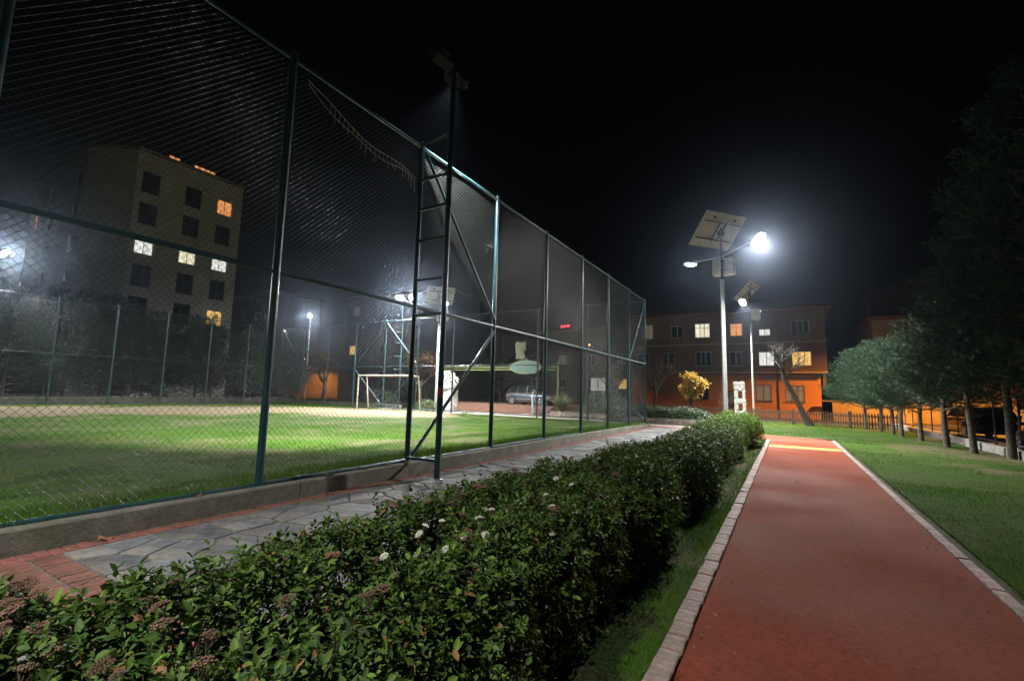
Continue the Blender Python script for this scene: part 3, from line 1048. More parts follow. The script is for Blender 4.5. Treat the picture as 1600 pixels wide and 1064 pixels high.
# ================================================================== SOLAR LAMPS
def solar_lamp(label, loc, powers=(1.0, 1.0), rz=math.radians(-40), lens='led', aim=(0.37, -0.31), cone=132, aim2=(0.0, 0.0), cone2=None, arm_turn=0.0, box_turn=0.56):
    t = thing('solar_street_lamp', label, 'street lamp', loc, rz, 'solar street lamps of the park')
    m = MB()
    for s_ in (-1, 1):
        m.tube((0, s_ * 0.058, 0.0), (0, s_ * 0.05, 6.9), 0.056, 10, 0.045)
    for z in (0.6, 1.9, 3.2, 4.5, 5.8):
        m.box((0, 0, z), (0.05, 0.11, 0.14))
    m.build('pole', M['galv'], t)
    m = MB()
    m.tube((0, 0, 6.85), (0, 0, 9.0), 0.05, 10)
    m.tube((0, 0, 6.82), (0, 0, 6.92), 0.11, 10)
    m.build('pole_top', M['dark_metal'], t)
    m = MB()
    m.bbox((0, 0, 0.02), (0.36, 0.36, 0.04), 0.01)
    for a, b in ((-1, -1), (1, -1), (1, 1), (-1, 1)):
        m.tube((a * 0.13, b * 0.13, 0.03), (a * 0.13, b * 0.13, 0.085), 0.016, 6)
    m.build('base_flange', M['galv'], t)
    # battery box hung behind the pole (turned to suit each pole)
    m = MB()
    c = (0.0, 0.33, 7.45)
    hx, hy, hz, b = 0.43, 0.26, 0.36, 0.09
    prof = [(-hy, -hz + b), (-hy + b, -hz), (hy - b, -hz), (hy, -hz + b), (hy, hz), (-hy, hz)]
    vs = [(c[0] - s_ * hx, c[1] + x, c[2] + z) for s_ in (-1, 1) for x, z in prof]
    n = len(prof)
    m.add(vs, [tuple(range(n)), tuple(range(2 * n - 1, n - 1, -1))] + [((i + 1) % n, i, i + n, (i + 1) % n + n) for i in range(n)])
    bx = m.build('battery_box', M['white_paint'], t)
    bx.rotation_euler = (0, 0, box_turn)
    m = MB()
    m.box((c[0], c[1] + hy + 0.006, c[2] + 0.03), (2 * hx - 0.1, 0.012, 2 * hz - 0.22))
    m.tube((c[0] + 0.3, c[1] + hy, c[2]), (c[0] + 0.3, c[1] + hy + 0.03, c[2]), 0.02, 8)
    m.build('box_door', M['white_paint'], bx)
    m = MB()
    for dz in (-0.2, 0.2):
        m.box((0.03, 0.0, c[2] + dz), (0.16, 0.2, 0.05))
    m.build('clamp', M['dark_metal'], bx)
    # panel
    ct, st = math.cos(math.radians(45)), math.sin(math.radians(45))
    W = np.array((ct, 0, st))
    U = np.array((0, 1.0, 0))
    Nn = np.array((-st, 0, ct))
    pc = np.array((-0.2, 0, 9.12))
    m = MB()
    m.obox(pc, U * 1.1, W * 0.82, Nn * 0.008)
    pn = m.build('solar_panel', M['panel_back'], t)
    m = MB()
    m.obox(pc + Nn * 0.013, U * 1.07, W * 0.79, Nn * 0.003)
    m.build('cell_sheet', M['cell'], pn)
    m = MB()
    for s_ in (-1, 1):
        m.obox(pc + W * s_ * 0.82, U * 1.105, W * 0.018, Nn * 0.024)
        m.obox(pc + U * s_ * 1.1, U * 0.018, W * 0.80, Nn * 0.022)
    m.obox(pc - Nn * 0.002, U * 0.022, W * 0.80, Nn * 0.016)
    m.build('panel_frame', M['galv'], pn)
    for s_ in (-0.42, 0.42):
        m = MB()
        m.obox(pc + W * s_ - Nn * 0.045, U * 1.0, W * 0.022, Nn * 0.02)
        m.build('panel_rail', M['dark_metal'], pn)
    for s_ in (-0.16, 0.16):
        m = MB()
        m.obox(pc + U * s_ - Nn * 0.085, U * 0.022, W * 0.46, Nn * 0.02)
        m.build('panel_rail', M['dark_metal'], pn)
    m = MB()
    m.tube((0, 0, 8.75), tuple(pc + W * 0.2 - Nn * 0.1), 0.04, 8)
    m.obox((0, 0, 8.95), (0.07, 0, 0), (0, 0.13, 0), (0, 0, 0.09))
    m.build('panel_bracket', M['dark_metal'], pn)
    for s_ in (-0.55, 0.55):
        m = MB()
        m.obox(pc + U * s_ + W * 0.62 - Nn * 0.03, U * 0.07, W * 0.05, Nn * 0.02)
        m.path([tuple(pc + U * s_ + W * 0.57 - Nn * 0.02), tuple(pc + U * s_ * 0.95 + W * 0.44 - Nn * 0.03)], 0.008, 5)
        m.build('junction_box', M['dark_metal'], pn)
    # two arms, each with a head
    for s_, pw in ((1, powers[0]), (-1, powers[1])):
        m = MB()
        m.path([(0, 0, 7.86), (s_ * 0.6, 0, 7.93), (s_ * 1.75, 0, 8.06)], [0.032, 0.03, 0.026], 8)
        a = m.build('arm', M['galv'], t)
        a.rotation_euler = (0, 0, arm_turn)
        tl = 0.66 if s_ > 0 else 0.22
        d = np.array((s_ * math.sin(tl), 0, -math.cos(tl)))
        d /= np.linalg.norm(d)
        x_ = np.array((s_ * math.cos(tl), 0, math.sin(tl)))
        x_ /= np.linalg.norm(x_)
        y_ = np.array((0, 1.0, 0))
        c = np.array((s_ * 1.98, 0, 8.04))
        m = MB()
        poly = [(-0.32, -0.13), (-0.14, -0.23), (0.24, -0.23), (0.34, -0.13), (0.34, 0.13), (0.24, 0.23), (-0.14, 0.23), (-0.32, 0.13)]
        vs = [c + x_ * px * k + y_ * py * k - d * h for h, k in ((0.0, 1.0), (0.05, 1.0), (0.10, 0.75)) for px, py in poly]
        n = 8
        fs = [tuple(range(16, 24)), tuple(range(7, -1, -1))]
        for j in (0, 8):
            fs += [(j + i, j + (i + 1) % n, j + n + (i + 1) % n, j + n + i) for i in range(n)]
        m.add(vs, fs)
        h_ = m.build('lamp_head', M['galv'], t)
        h_.rotation_euler = (0, 0, arm_turn)
        l = MB()
        l.add([c + x_ * px * k + y_ * py * k + d * q for k, q in ((0.84, 0.004), (0.72, 0.05), (0.42, 0.085)) for px, py in poly],
              [(b0 + i, b0 + (i + 1) % 8, b0 + 8 + (i + 1) % 8, b0 + 8 + i) for b0 in (0, 8) for i in range(8)] + [tuple(range(16, 24))])
        l.build('lens', M[lens if s_ > 0 or lens != 'led' else 'led_hot'], h_)
        if pw:
            wx, wy = aim if s_ > 0 else aim2
            ra = -(rz + arm_turn)
            spot('lamp_light', h_, tuple(c + d * 0.22), (wx * math.cos(ra) - wy * math.sin(ra), wx * math.sin(ra) + wy * math.cos(ra), -1.0), P_SOLAR * pw, size=cone if s_ > 0 or not cone2 else cone2, blend=0.75, radius=0.12)
    return t


solar_lamp('nearest solar street lamp, beside the end of the hedge', (-2.3, 22.0, 0.0), (1.35, 1.3), aim=(-0.20, -0.46), cone=122, aim2=(0.74, 0.42), cone2=104)
solar_lamp('farther solar street lamp, behind the white pierced stone', (-2.02, 36.3, 0.0), (2.0, 0.9), rz=math.radians(-12), lens='led_mid',
           aim=(0.45, -0.25), aim2=(-0.55, -0.5), cone2=112, arm_turn=math.radians(-88), box_turn=math.radians(-78))
solar_lamp('solar street lamp behind the end fence, beside the white stone block', (-23.35, 27.9, 0.0), (2.4, 0.4), aim=(0.18, -0.02), cone=142)
solar_lamp('solar street lamp by the path behind the viewpoint', (-1.9, -7.0, 0.0), (0.62, 1.1), lens='led_weak')


def led_pole(label, loc, h, reach, rz, power, size=160, spots=True):
    t = thing('led_street_lamp', label, 'street lamp', loc, rz, 'LED pole lamps beyond the pitch')
    m = MB()
    m.path([(0, 0, 0), (0, 0, h - 0.6), (0.12 * reach, 0, h - 0.15), (reach * 0.8, 0, h + 0.05)], [0.08, 0.055, 0.045, 0.035], 10)
    m.build('pole', M['galv'], t)
    m = MB()
    m.bbox((0, 0, 0.02), (0.3, 0.3, 0.04), 0.01)
    m.build('base_flange', M['galv'], t)
    m = MB()
    c = np.array((reach, 0, h + 0.02))
    d = np.array((0.5, 0, -0.86))
    x_ = np.array((0.86, 0, 0.5))
    m.obox(c, x_ * 0.3, (0, 0.17, 0), d * 0.05)
    m.obox(c - d * 0.07, x_ * 0.2, (0, 0.11, 0), d * 0.025)
    hd = m.build('lamp_head', M['dark_metal'], t)
    m = MB()
    q = c + d * 0.055
    m.add([q - x_ * 0.27 - np.array((0, .15, 0)), q + x_ * 0.27 - np.array((0, .15, 0)), q + x_ * 0.27 + np.array((0, .15, 0)), q - x_ * 0.27 + np.array((0, .15, 0))], [(0, 1, 2, 3)])
    m.build('lens', M['led_far'], hd)
    if spots:
        spot('lamp_light', hd, tuple(c + d * 0.09), tuple(d), power, size=size, blend=0.6, radius=0.15)
    return t


led_pole('bright LED pole lamp at the left edge, before the grey apartment block', (-40.6, 6.9, 0), 9.0, 1.3, 0.35, P_POLE * 1.3)
led_pole('LED pole lamp seen above the far corner of the pitch', (-46.6, 33.0, 0), 9.6, 1.0, -0.7, P_POLE * 0.8)


led_pole('small LED lamp shining through the dark trees below the apartment block', (-46.5, 11.6, 0), 3.5, 0.5, PI - 0.2, P_POLE * 0.12, size=170)


def sodium_lamp(label, loc, h, reach, rz, power, spots=True):
    t = thing('sodium_street_lamp', label, 'street lamp', loc, rz, 'orange sodium street lamps')
    m = MB()
    m.path([(0, 0, 0), (0, 0, h - 0.5), (reach * 0.3, 0, h - 0.05), (reach, 0, h)], [0.075, 0.05, 0.04, 0.03], 8)
    m.build('pole', M['dark_metal'], t)
    m = MB()
    m.path([(reach - 0.05, 0, h), (reach + 0.2, 0, h + 0.05), (reach + 0.5, 0, h + 0.02)], [0.05, 0.12, 0.05], 8)
    hd = m.build('lamp_head', M['dark_metal'], t)
    m = MB()
    m.path([(reach + 0.06, 0, h - 0.06), (reach + 0.2, 0, h - 0.11), (reach + 0.38, 0, h - 0.06)], [0.03, 0.10, 0.03], 8)
    m.build('bulb', M['sodium_bulb'], hd)
    if spots:
        spot('lamp_light', hd, (reach + 0.2, 0, h - 0.3), (0.12, 0, -1), power, color=SODIUM, size=138, blend=0.5, radius=0.12)
    return t


sodium_lamp('orange sodium lamp by the street right of the orange house', (9.3, 38.4, 0), 8.2, 0.8, 2.4, P_SODIUM * 2.9)
sodium_lamp('orange sodium lamp seen through the fence above the white notice board', (-16.9, 45.0, 0), 6.75, 0.6, -2.0, P_SODIUM * 0.12)
sodium_lamp('orange sodium lamp among trees beyond the far corner of the pitch', (-66.0, 45.5, 0), 6.2, 0.7, 1.9, P_SODIUM * 0.45)


# ================================================================== HEDGE
def blades(pos, d, nrm, size, aspect=0.56, fold=0.3, curl=0.12, rng=RNG, detail=True):
    d = unit(d)
    nrm = unit(nrm - d * np.sum(d * nrm, 1, keepdims=True))
    w = np.cross(nrm, d)
    n = len(pos)
    size = np.broadcast_to(np.asarray(size, float), (n,))[:, None]
    hw = size * aspect * 0.5
    if detail:
        V = np.stack([pos, pos + d * size * 0.3 + w * hw * 0.9 + nrm * hw * fold, pos + d * size * 0.68 + w * hw * 0.75 + nrm * (hw * fold - size * curl * .4),
                      pos + d * size - nrm * size * curl, pos + d * size * 0.68 - w * hw * 0.75 + nrm * (hw * fold - size * curl * .4),
                      pos + d * size * 0.3 - w * hw * 0.9 + nrm * hw * fold], 1)
        k, base = 6, np.array([[0, 1, 2, 3], [0, 3, 4, 5]])
    else:
        V = np.stack([pos, pos + d * size * 0.45 + w * hw, pos + d * size, pos + d * size * 0.45 - w * hw], 1)
        k, base = 4, np.array([[0, 1, 2, 3]])
    F = (np.arange(n)[:, None, None] * k + base[None]).reshape(-1, 4)
    return V.reshape(-1, 3), F, k


def hedge_shell(n, y0, y1, prof, depth, e=0.45, rng=RNG):
    """points on and just under a rounded hedge surface; prof(y)->(xl,xr,h)"""
    th = rng.uniform(0.0, PI, n * 2)
    y = rng.uniform(y0, y1, n * 2)
    xl, xr, h = prof(y)
    a, xc = (xr - xl) / 2, (xr + xl) / 2
    c, s_ = np.cos(th), np.sin(th)
    # arc-length correction by rejection
    px = a * np.sign(c) * np.abs(c) ** e
    pz = h * np.abs(s_) ** e
    nx = np.sign(c) * np.abs(c) ** (2 - e) / a
    nz = np.abs(s_) ** (2 - e) / h
    nn = unit(np.column_stack([nx, np.zeros_like(nx), nz]))
    dens = 1 / (np.hypot(a * e * np.abs(c) ** (e - 1) * np.abs(s_), h * e * np.abs(s_) ** (e - 1) * np.abs(c)) + 1e-3)
    keep = rng.uniform(size=n * 2) < np.clip(1 / (dens * 1.3), 0, 1)
    p = np.column_stack([xc + px, y, pz])
    dd = depth * rng.uniform(size=(n * 2, 1)) ** 1.6
    p = p - nn * dd
    return p[keep], nn[keep], dd[keep]


def hedge_prof(y):
    xl = -2.42 - 0.10 * (vnoise(y, 0 * y, 0.9, 51) - 0.5) * 2 - 0.12 * (vnoise(y, 0 * y, 2.7, 52) - 0.5) - 1.15 * np.clip((0.90 - y) / 0.18, 0, 1) + 0.08 * np.clip((y - 6) / 10, 0, 1)
    xr = -1.10 + 0.13 * (vnoise(y, 0 * y, 0.8, 53) - 0.5) * 2 + 0.08 * (vnoise(y, 0 * y, 2.4, 54) - 0.5) + 0.34 * np.clip((y - 15.5) / 3, 0, 1)
    h = 0.80 - 0.07 * np.clip((0.95 - y) / 0.3, 0, 1) + 0.06 * (vnoise(y, 0 * y + 3, 0.7, 55) - 0.5) * 2 + 0.05 * np.clip((y - 8) / 6, 0, 1) + 0.15 * np.clip((y - 15.5) / 2.5, 0, 1)
    tail = np.sqrt(np.clip(1 - np.clip((y - 18.9) / 1.35, 0, 1) ** 2, 0.02, 1))
    m_ = (xl + xr) / 2
    k = 0.35 + 0.65 * tail
    return m_ + (xl - m_) * k, m_ + (xr - m_) * k, h * (0.25 + 0.75 * tail)


def make_foliage(name, zones, prof, material, parent, rng=RNG, lumps=0.10, origin=(0, 0, 0), lamplit=0.0):
    VV, FF, CC, off = [], [], [], 0
    for (y0, y1, nshoot, nleaf, size, detail, depth) in zones:
        p, nn, dd = hedge_shell(nshoot, y0, y1, prof, depth, rng=rng)
        lump = (vnoise(p[:, 0] * 1.0, p[:, 1], 2.2, 61) - 0.5) * lumps * 2 + (vnoise(p[:, 0], p[:, 1], 6.0, 62) - 0.5) * lumps * 0.7
        p = p + nn * lump[:, None]
        k = rng.uniform(size=len(p))
        p = p + nn * (np.where(k > 0.955, rng.uniform(0.03, 0.10, len(p)), 0.0))[:, None]
        sd = unit(nn * 0.8 + np.array([0, 0, 0.55]) + rng.normal(size=p.shape) * 0.45)
        e1 = unit(np.cross(sd, unit(rng.normal(size=p.shape))))
        e2 = np.cross(sd, e1)
        shade = np.clip(0.55 - dd[:, 0] / depth * 0.5, 0, 1)
        for j in range(nleaf):
            ang = j * 2.4 + rng.uniform(0, 0.8, len(p))
            rad = e1 * np.cos(ang)[:, None] + e2 * np.sin(ang)[:, None]
            up = 0.15 + 0.5 * (j / max(1, nleaf - 1))
            d = rad * (1.0 - up * 0.5) + sd * up + rng.normal(size=p.shape) * 0.18
            pos = p + sd * (size * (0.22 * j - 0.5))[..., None] if np.ndim(size) else p + sd * (size * (0.22 * j - 0.5))
            sz = size * rng.uniform(0.45, 1.35, len(p)) * (1.0 - 0.25 * j / nleaf)
            V, F, kk = blades(pos, d, sd + rng.normal(size=p.shape) * 0.2, sz, aspect=0.55, fold=rng.uniform(0.1, 0.4), rng=rng, detail=detail)
            VV.append(V)
            FF.append(F + off)
            off += len(V)
            t = np.clip(rng.beta(1.4, 3.5, len(p)) * 0.8 + 0.30 * (j == nleaf - 1) + 0.12 * (rng.uniform(size=len(p)) > 0.9), 0, 0.92)
            t = np.clip(t + 0.60 * np.clip((p[:, 1] - 10.0) / 7.5, 0, 1) * (lamplit if lamplit else 0), 0, 0.92)  # leaf tint lightened towards the far end, standing in for lamplight there
            t = np.where(rng.uniform(size=len(p)) > 0.965, 1.0, t)
            CC.append(np.repeat(t, kk))
    V = np.concatenate(VV) - np.array(origin)
    me = arr_mesh(name, V, np.concatenate(FF), material, np.concatenate(CC))
    o = link(name, me, parent)
    o['kind'] = 'stuff'
    return o


def hedge_core(name, y0, y1, prof, parent, inset=0.2, origin=(0, 0, 0), step=0.2):
    ys_ = np.arange(y0, y1 + 1e-6, step)
    K = 14
    V, F = [], []
    for y in ys_:
        xl, xr, h = [float(v) for v in prof(np.array([y]))[0:3]] if False else [float(v[0]) for v in prof(np.array([float(y)]))]
        a, xc = max(0.03, (xr - xl) / 2 - inset), (xr + xl) / 2
        h = max(0.05, h - inset)
        for i in range(K + 1):
            t = PI * i / K
            c, s_ = math.cos(t), math.sin(t)
            j = 0.05 * math.sin(7 * t + 3 * y) + 0.04 * math.sin(11 * y + 5 * t)
            V.append((xc + (a + j) * math.copysign(abs(c) ** 0.5, c) - origin[0], y - origin[1], max(0, (h + j) * abs(s_) ** 0.5) - origin[2]))
    n = len(ys_)
    for r in range(n - 1):
        for i in range(K):
            q = r * (K + 1) + i
            F.append((q, q + 1, q + K + 2, q + K + 1))
    return link(name, arr_mesh(name, V, F, M['core'], smooth=True), parent)


HO = (-1.75, 9.0, 0.0)
hedge = thing('hedge', 'long leafy evergreen hedge with flower heads between path and red track', 'hedge', HO)
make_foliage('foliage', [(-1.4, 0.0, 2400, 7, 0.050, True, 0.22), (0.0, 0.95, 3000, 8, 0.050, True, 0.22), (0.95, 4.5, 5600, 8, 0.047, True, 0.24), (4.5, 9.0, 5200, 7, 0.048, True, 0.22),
                         (9.0, 14.5, 5000, 6, 0.052, False, 0.2), (14.5, 20.2, 5400, 6, 0.058, False, 0.2)], hedge_prof, M['hedge_leaf'], hedge, origin=HO, lamplit=1.0)
hedge_core('branch_mass', -1.4, 19.9, hedge_prof, hedge, 0.30, HO, 0.1)
# bare twigs near the viewpoint
m = MB()
p, nn, dd = hedge_shell(520, -0.2, 7.0, hedge_prof, 0.12)
for q, n_ in zip(p[:520], nn[:520]):
    b = q - n_ * rr.uniform(0.15, 0.3) + np.array((rr.uniform(-.08, .08), rr.uniform(-.08, .08), -0.12))
    e = q + n_ * rr.uniform(-0.02, 0.05) + np.array((rr.uniform(-.03, .03), rr.uniform(-.03, .03), 0.02))
    m.path([b, (b + e) / 2 + np.array((rr.uniform(-.02, .02), rr.uniform(-.02, .02), 0)), e], [0.0035, 0.0028, 0.0018], 4, cap=False)
tw = m.build('twigs', M['twig'], hedge, origin=HO, loc=(0, 0, 0))
tw['kind'] = 'stuff'


def umbel(material, n, R, seed):
    r_ = random.Random(seed)
    m = MB()
    for i in range(n):
        a = i * 2.4
        rad = R * math.sqrt((i + 0.5) / n)
        c = np.array((math.cos(a) * rad, math.sin(a) * rad, 0.012 * math.cos(rad / R * 1.5) + r_.uniform(-.004, .004)))
        s_ = r_.uniform(0.0035, 0.0062)
        m.add([c + np.array(v) * s_ for v in ((1, 0, 0), (0, 1, 0), (-1, 0, 0), (0, -1, 0), (0, 0, 1), (0, 0, -1))],
              [(0, 1, 4), (1, 2, 4), (2, 3, 4), (3, 0, 4), (1, 0, 5), (2, 1, 5), (3, 2, 5), (0, 3, 5)])
    m.cur = 1
    for i in range(9):
        a = i * 0.7
        m.path([(0, 0, -0.055), (math.cos(a) * R * 0.35, math.sin(a) * R * 0.35, -0.02), (math.cos(a) * R * 0.75, math.sin(a) * R * 0.75, 0.0)], 0.0012, 3, cap=False)
    m.path([(0, 0, -0.13), (0, 0, -0.05)], 0.002, 4, cap=False)
    return m.mesh('flower_head', [material, M['twig']])


white_u = [umbel(M['white_petal'], 34, 0.022, 1), umbel(M['white_petal'], 44, 0.027, 2)]
brown_u = [umbel(M['brown_bud'], 40, 0.026, 3), umbel(M['brown_bud'], 54, 0.034, 4), umbel(M['brown_bud'], 46, 0.03, 5)]


def put_flower(me, x, y, dz, tilt=0.3, size=1.0):
    xl, xr, h = [float(v[0]) for v in hedge_prof(np.array([y]))]
    a, xc = (xr - xl) / 2, (xr + xl) / 2
    u = min(0.999, abs((x - xc) / a))
    z = h * (1 - u ** (2 / 0.45)) ** 0.225
    o = link('flower_head', me, hedge, (x - HO[0], y - HO[1], z + dz - HO[2]), rr.uniform(0, 6))
    o.rotation_euler = (rr.uniform(-tilt, tilt), rr.uniform(-tilt, tilt), rr.uniform(0, 6))
    k = rr.uniform(0.75, 1.25) * size
    o.scale = (k, k, k)


for i in range(24):
    put_flower(rr.choice(white_u), rr.uniform(-1.75, -1.14), rr.uniform(1.6, 3.9), rr.uniform(0.04, 0.08), 0.6, 0.8)
for i in range(46):
    put_flower(rr.choice(brown_u), rr.uniform(-2.35, -1.3), rr.uniform(0.35, 3.2), rr.uniform(0.02, 0.08), 0.4)
for i in range(26):
    put_flower(rr.choice(brown_u), rr.uniform(-2.5, -2.25), rr.uniform(0.35, 5.5), rr.uniform(0.02, 0.09), 0.5)
for i in range(44):
    put_flower(rr.choice(brown_u), rr.uniform(-3.25, -2.3), rr.uniform(0.1, 0.75), rr.uniform(0.0, 0.05), 0.5)
for i in range(26):
    put_flower(rr.choice(brown_u), rr.uniform(-2.3, -1.2), rr.uniform(3.2, 9), rr.uniform(0.02, 0.06), 0.5)


# clipped hedge on the raised bed behind the stone wall
def bed_prof(y):
    return -3.9 * np.ones_like(y) * 0 + 27.45 + 0.05 * (vnoise(y, 0 * y, 1.3, 71) - .5), 29.6 + 0 * y, 0.98 + 0.06 * (vnoise(y, 0 * y, 0.8, 72) - .5) - 0.35 * np.clip((y + 4.6) / 0.9, 0, 1)


BO = (-6.0, 28.5, 0.0)
bed = thing('clipped_hedge', 'clipped green hedge on the stone-walled bed, below the yellow tree', 'hedge', BO)
tmp = make_foliage('foliage', [(-9.6, -3.75, 4200, 6, 0.055, False, 0.18)], bed_prof, M['clipped_leaf'], bed)
co = np.empty(len(tmp.data.vertices) * 3, dtype=np.float32)
tmp.data.vertices.foreach_get('co', co)
co = co.reshape(-1, 3)[:, [1, 0, 2]] - np.array(BO, dtype=np.float32)
tmp.data.vertices.foreach_set('co', co.ravel())
tmp.data.flip_normals()
tmp.data.update()
cr = hedge_core('branch_mass', -9.6, -3.9, bed_prof, bed, 0.2)
co = np.empty(len(cr.data.vertices) * 3, dtype=np.float32)
cr.data.vertices.foreach_get('co', co)
cr.data.vertices.foreach_set('co', (co.reshape(-1, 3)[:, [1, 0, 2]] - np.array(BO, dtype=np.float32)).ravel())
cr.data.update()

# stone retaining wall: rubble stones, each a piece
sw = thing('stone_wall', 'low rubble stone retaining wall around the raised planting bed', 'wall', (-7.0, 27.2, 0))
wl = [(-3.45, 27.0), (-7.1, 27.25), (-13.3, 29.35), (-15.9, 31.0)]
m = MB()
for (a, b) in zip(wl[:-1], wl[1:]):
    L_ = math.hypot(b[0] - a[0], b[1] - a[1])
    an = math.atan2(b[1] - a[1], b[0] - a[0])
    nx_, ny_ = math.sin(an), -math.cos(an)
    m.box(((a[0] + b[0]) / 2 + 7.0 - nx_ * 0.02, (a[1] + b[1]) / 2 - 27.2 - ny_ * 0.02, 0.155), (L_, 0.2, 0.31), an)
m.build('mortar_core', M['mortar'], sw)
for (a, b) in zip(wl[:-1], wl[1:]):
    L_ = math.hypot(b[0] - a[0], b[1] - a[1])
    an = math.atan2(b[1] - a[1], b[0] - a[0])
    ux, uy = math.cos(an), math.sin(an)
    sgn = 1 if (uy * 0 + ux) < 0 else -1
    ox, oy = -uy * sgn * -1, ux * sgn * -1   # outward (towards the pavement)
    if oy > 0:
        ox, oy = -ox, -oy
    for row, (z0, z1) in enumerate(((0.0, 0.165), (0.175, 0.33))):
        s0 = 0.0
        while s0 < L_ - 0.1:
            w_ = min(rr.uniform(0.22, 0.6), L_ - s0)
            m = MB()
            hw, hh = w_ / 2 - 0.012, (z1 - z0) / 2
            j = lambda v: v + rr.uniform(-0.018, 0.018)
            fr = [(-hw, -hh), (j(0), -hh), (hw, -hh), (hw, j(0)), (j(hw * .9), hh), (j(0), hh), (-hw, j(hh * .8)), (-hw, j(0))]
            th = rr.uniform(0.02, 0.05)
            vs = []
            for q, k in ((0.0, 1.0), (th, 1.0), (th + 0.015, 0.86)):
                for px, pz in fr:
                    vs.append((px * k * ux + ox * q, px * k * uy + oy * q, pz * k))
            fs = [tuple(range(16, 24))] + [(b0 + i, b0 + (i + 1) % 8, b0 + 8 + (i + 1) % 8, b0 + 8 + i) for b0 in (0, 8) for i in range(8)]
            m.add(vs, fs)
            cx, cy_ = a[0] + ux * (s0 + w_ / 2) + ox * 0.10, a[1] + uy * (s0 + w_ / 2) + oy * 0.10
            m.build('stone', M['wall_stone'], sw, loc=(cx + 7.0, cy_ - 27.2, (z0 + z1) / 2))
            s0 += w_
m = MB()
for (a, b) in zip(wl[:-1], wl[1:]):
    L_ = math.hypot(b[0] - a[0], b[1] - a[1])
    an = math.atan2(b[1] - a[1], b[0] - a[0])
    m.box(((a[0] + b[0]) / 2 + 7.0, (a[1] + b[1]) / 2 - 27.2, 0.348), (L_, 0.26, 0.035), an)
m.build('coping', M['dark_metal'] if False else M['concrete'], sw)
m = MB()
m.add([(-3.5, 27.1, 0.26), (-7.1, 27.35, 0.26), (-13.3, 29.45, 0.26), (-15.8, 31.1, 0.26), (-15.8, 37.0, 0.26), (-3.5, 37.0, 0.26)], [tuple(range(6))[::-1]])
structure(m.build('planting_bed', M['soil']))


# ================================================================== TREES
def conifer_meshes(seed, h, base, rad, nb=70, fork=0.0, dens=1.0, shape=0.75):
    """cypress-like tree: trunk mesh, crown mesh of feathery sprays on upswept branches"""
    r_ = np.random.default_rng(seed)
    rp = random.Random(seed)
    m = MB()
    lean = (rp.uniform(-.15, .15), rp.uniform(-.15, .15))
    tr = [(lean[0] * t * t * 2 + 0.04 * math.sin(6 * t + seed), lean[1] * t * t * 2 + 0.04 * math.cos(5 * t + seed), h * 0.9 * t) for t in np.linspace(0, 1, 9)]
    r0 = 0.066 + 0.003 * h
    m.path([(tr[0][0], tr[0][1], -0.05)] + tr[0:], [r0 * 1.45] + [r0 * (1.15 - 1.05 * t) + 0.012 for t in np.linspace(0, 1, 9)], 9)
    P, D, S = [], [], []
    for i in range(nb):
        t = (i + rp.random()) / nb
        z = base + (h - base) * t ** 0.9
        az = i * 2.399 + rp.uniform(-.4, .4)
        k = ((1 - t) ** shape) * (0.55 + 0.45 * min(1, t * 5 + 0.3))
        ln = rad * k * rp.uniform(0.6, 1.28) + 0.25
        idx = min(1, z / (h * 0.9)) * 8
        a_ = tr[int(min(7, idx))]
        ox, oy = a_[0], a_[1]
        pts = []
        rise = rp.uniform(0.25, 0.65) + 0.5 * t
        for s_ in np.linspace(0, 1, 6):
            pts.append(np.array((ox + math.cos(az) * ln * s_, oy + math.sin(az) * ln * s_, z + ln * (rise * s_ * s_ * 0.9 + 0.05 * s_))))
        m.path(pts[:5], [0.03 * (1 - 0.75 * j / 4) * (0.5 + k) for j in range(5)], 4, cap=False)
        ns = int((60 + 150 * ln) * dens)
        for j in range(ns):
            s_ = 0.18 + 0.82 * math.sqrt(rp.random())
            q = s_ * 5
            b0 = pts[int(min(4, q))]
            b1 = pts[int(min(4, q)) + 1]
            f = q - int(min(4, q))
            p = b0 + (b1 - b0) * f
            dirv = (b1 - b0) / (np.linalg.norm(b1 - b0) + 1e-9)
            sp = 0.15 * ln * (1.25 - 0.75 * s_) + 0.04
            off = r_.normal(size=3) * np.array((sp, sp, sp * 0.6))
            P.append(p + off)
            D.append(dirv * 1.0 + off / (sp + .01) * 0.45 + np.array((0, 0, 0.35)))
            S.append(rp.uniform(0.07, 0.19) * (0.7 + 0.3 * (1 - t)))
    P, D, S = np.array(P), unit(np.array(D) + r_.normal(size=(len(P), 3)) * 0.25), np.array(S)
    VV, FF, CC, o = [], [], [], 0
    t0 = r_.beta(2, 2.6, len(P))
    side_ = unit(np.cross(D, r_.normal(size=P.shape)))
    nor = np.cross(side_, D)
    for a, l in ((0.0, 1.0), (0.55, 0.75), (-0.55, 0.75), (1.0, 0.5), (-1.0, 0.5)):
        d = unit(D * math.cos(a) + side_ * math.sin(a))
        V, F, k = blades(P + D * (S * (0.25 if abs(a) < .3 else (0.1 if abs(a) < .8 else -0.05)))[:, None], d, nor + r_.normal(size=P.shape) * 0.25, S * l, aspect=0.17, detail=False, rng=r_)
        VV.append(V)
        FF.append(F + o)
        CC.append(np.repeat(t0, k))
        o += len(V)
    return m, (np.concatenate(VV), np.concatenate(FF), np.concatenate(CC))


def conifer_proto(seed, h, base, rad, bark='bark', leaf='cypress', **kw):
    m, (V, F, C) = conifer_meshes(seed, h, base, rad, **kw)
    return m.mesh('trunk', M[bark]), arr_mesh('crown', V, F, M[leaf], C)


def plant_tree(name, label, cat, loc, proto, rz=0.0, scale=1.0, group=None):
    t = thing(name, label, cat, loc, rz, group)
    t.scale = (scale, scale, scale) if not hasattr(scale, '__len__') else scale
    link('trunk', proto[0], t)
    c = link('crown', proto[1], t)
    c['kind'] = 'stuff'
    return t


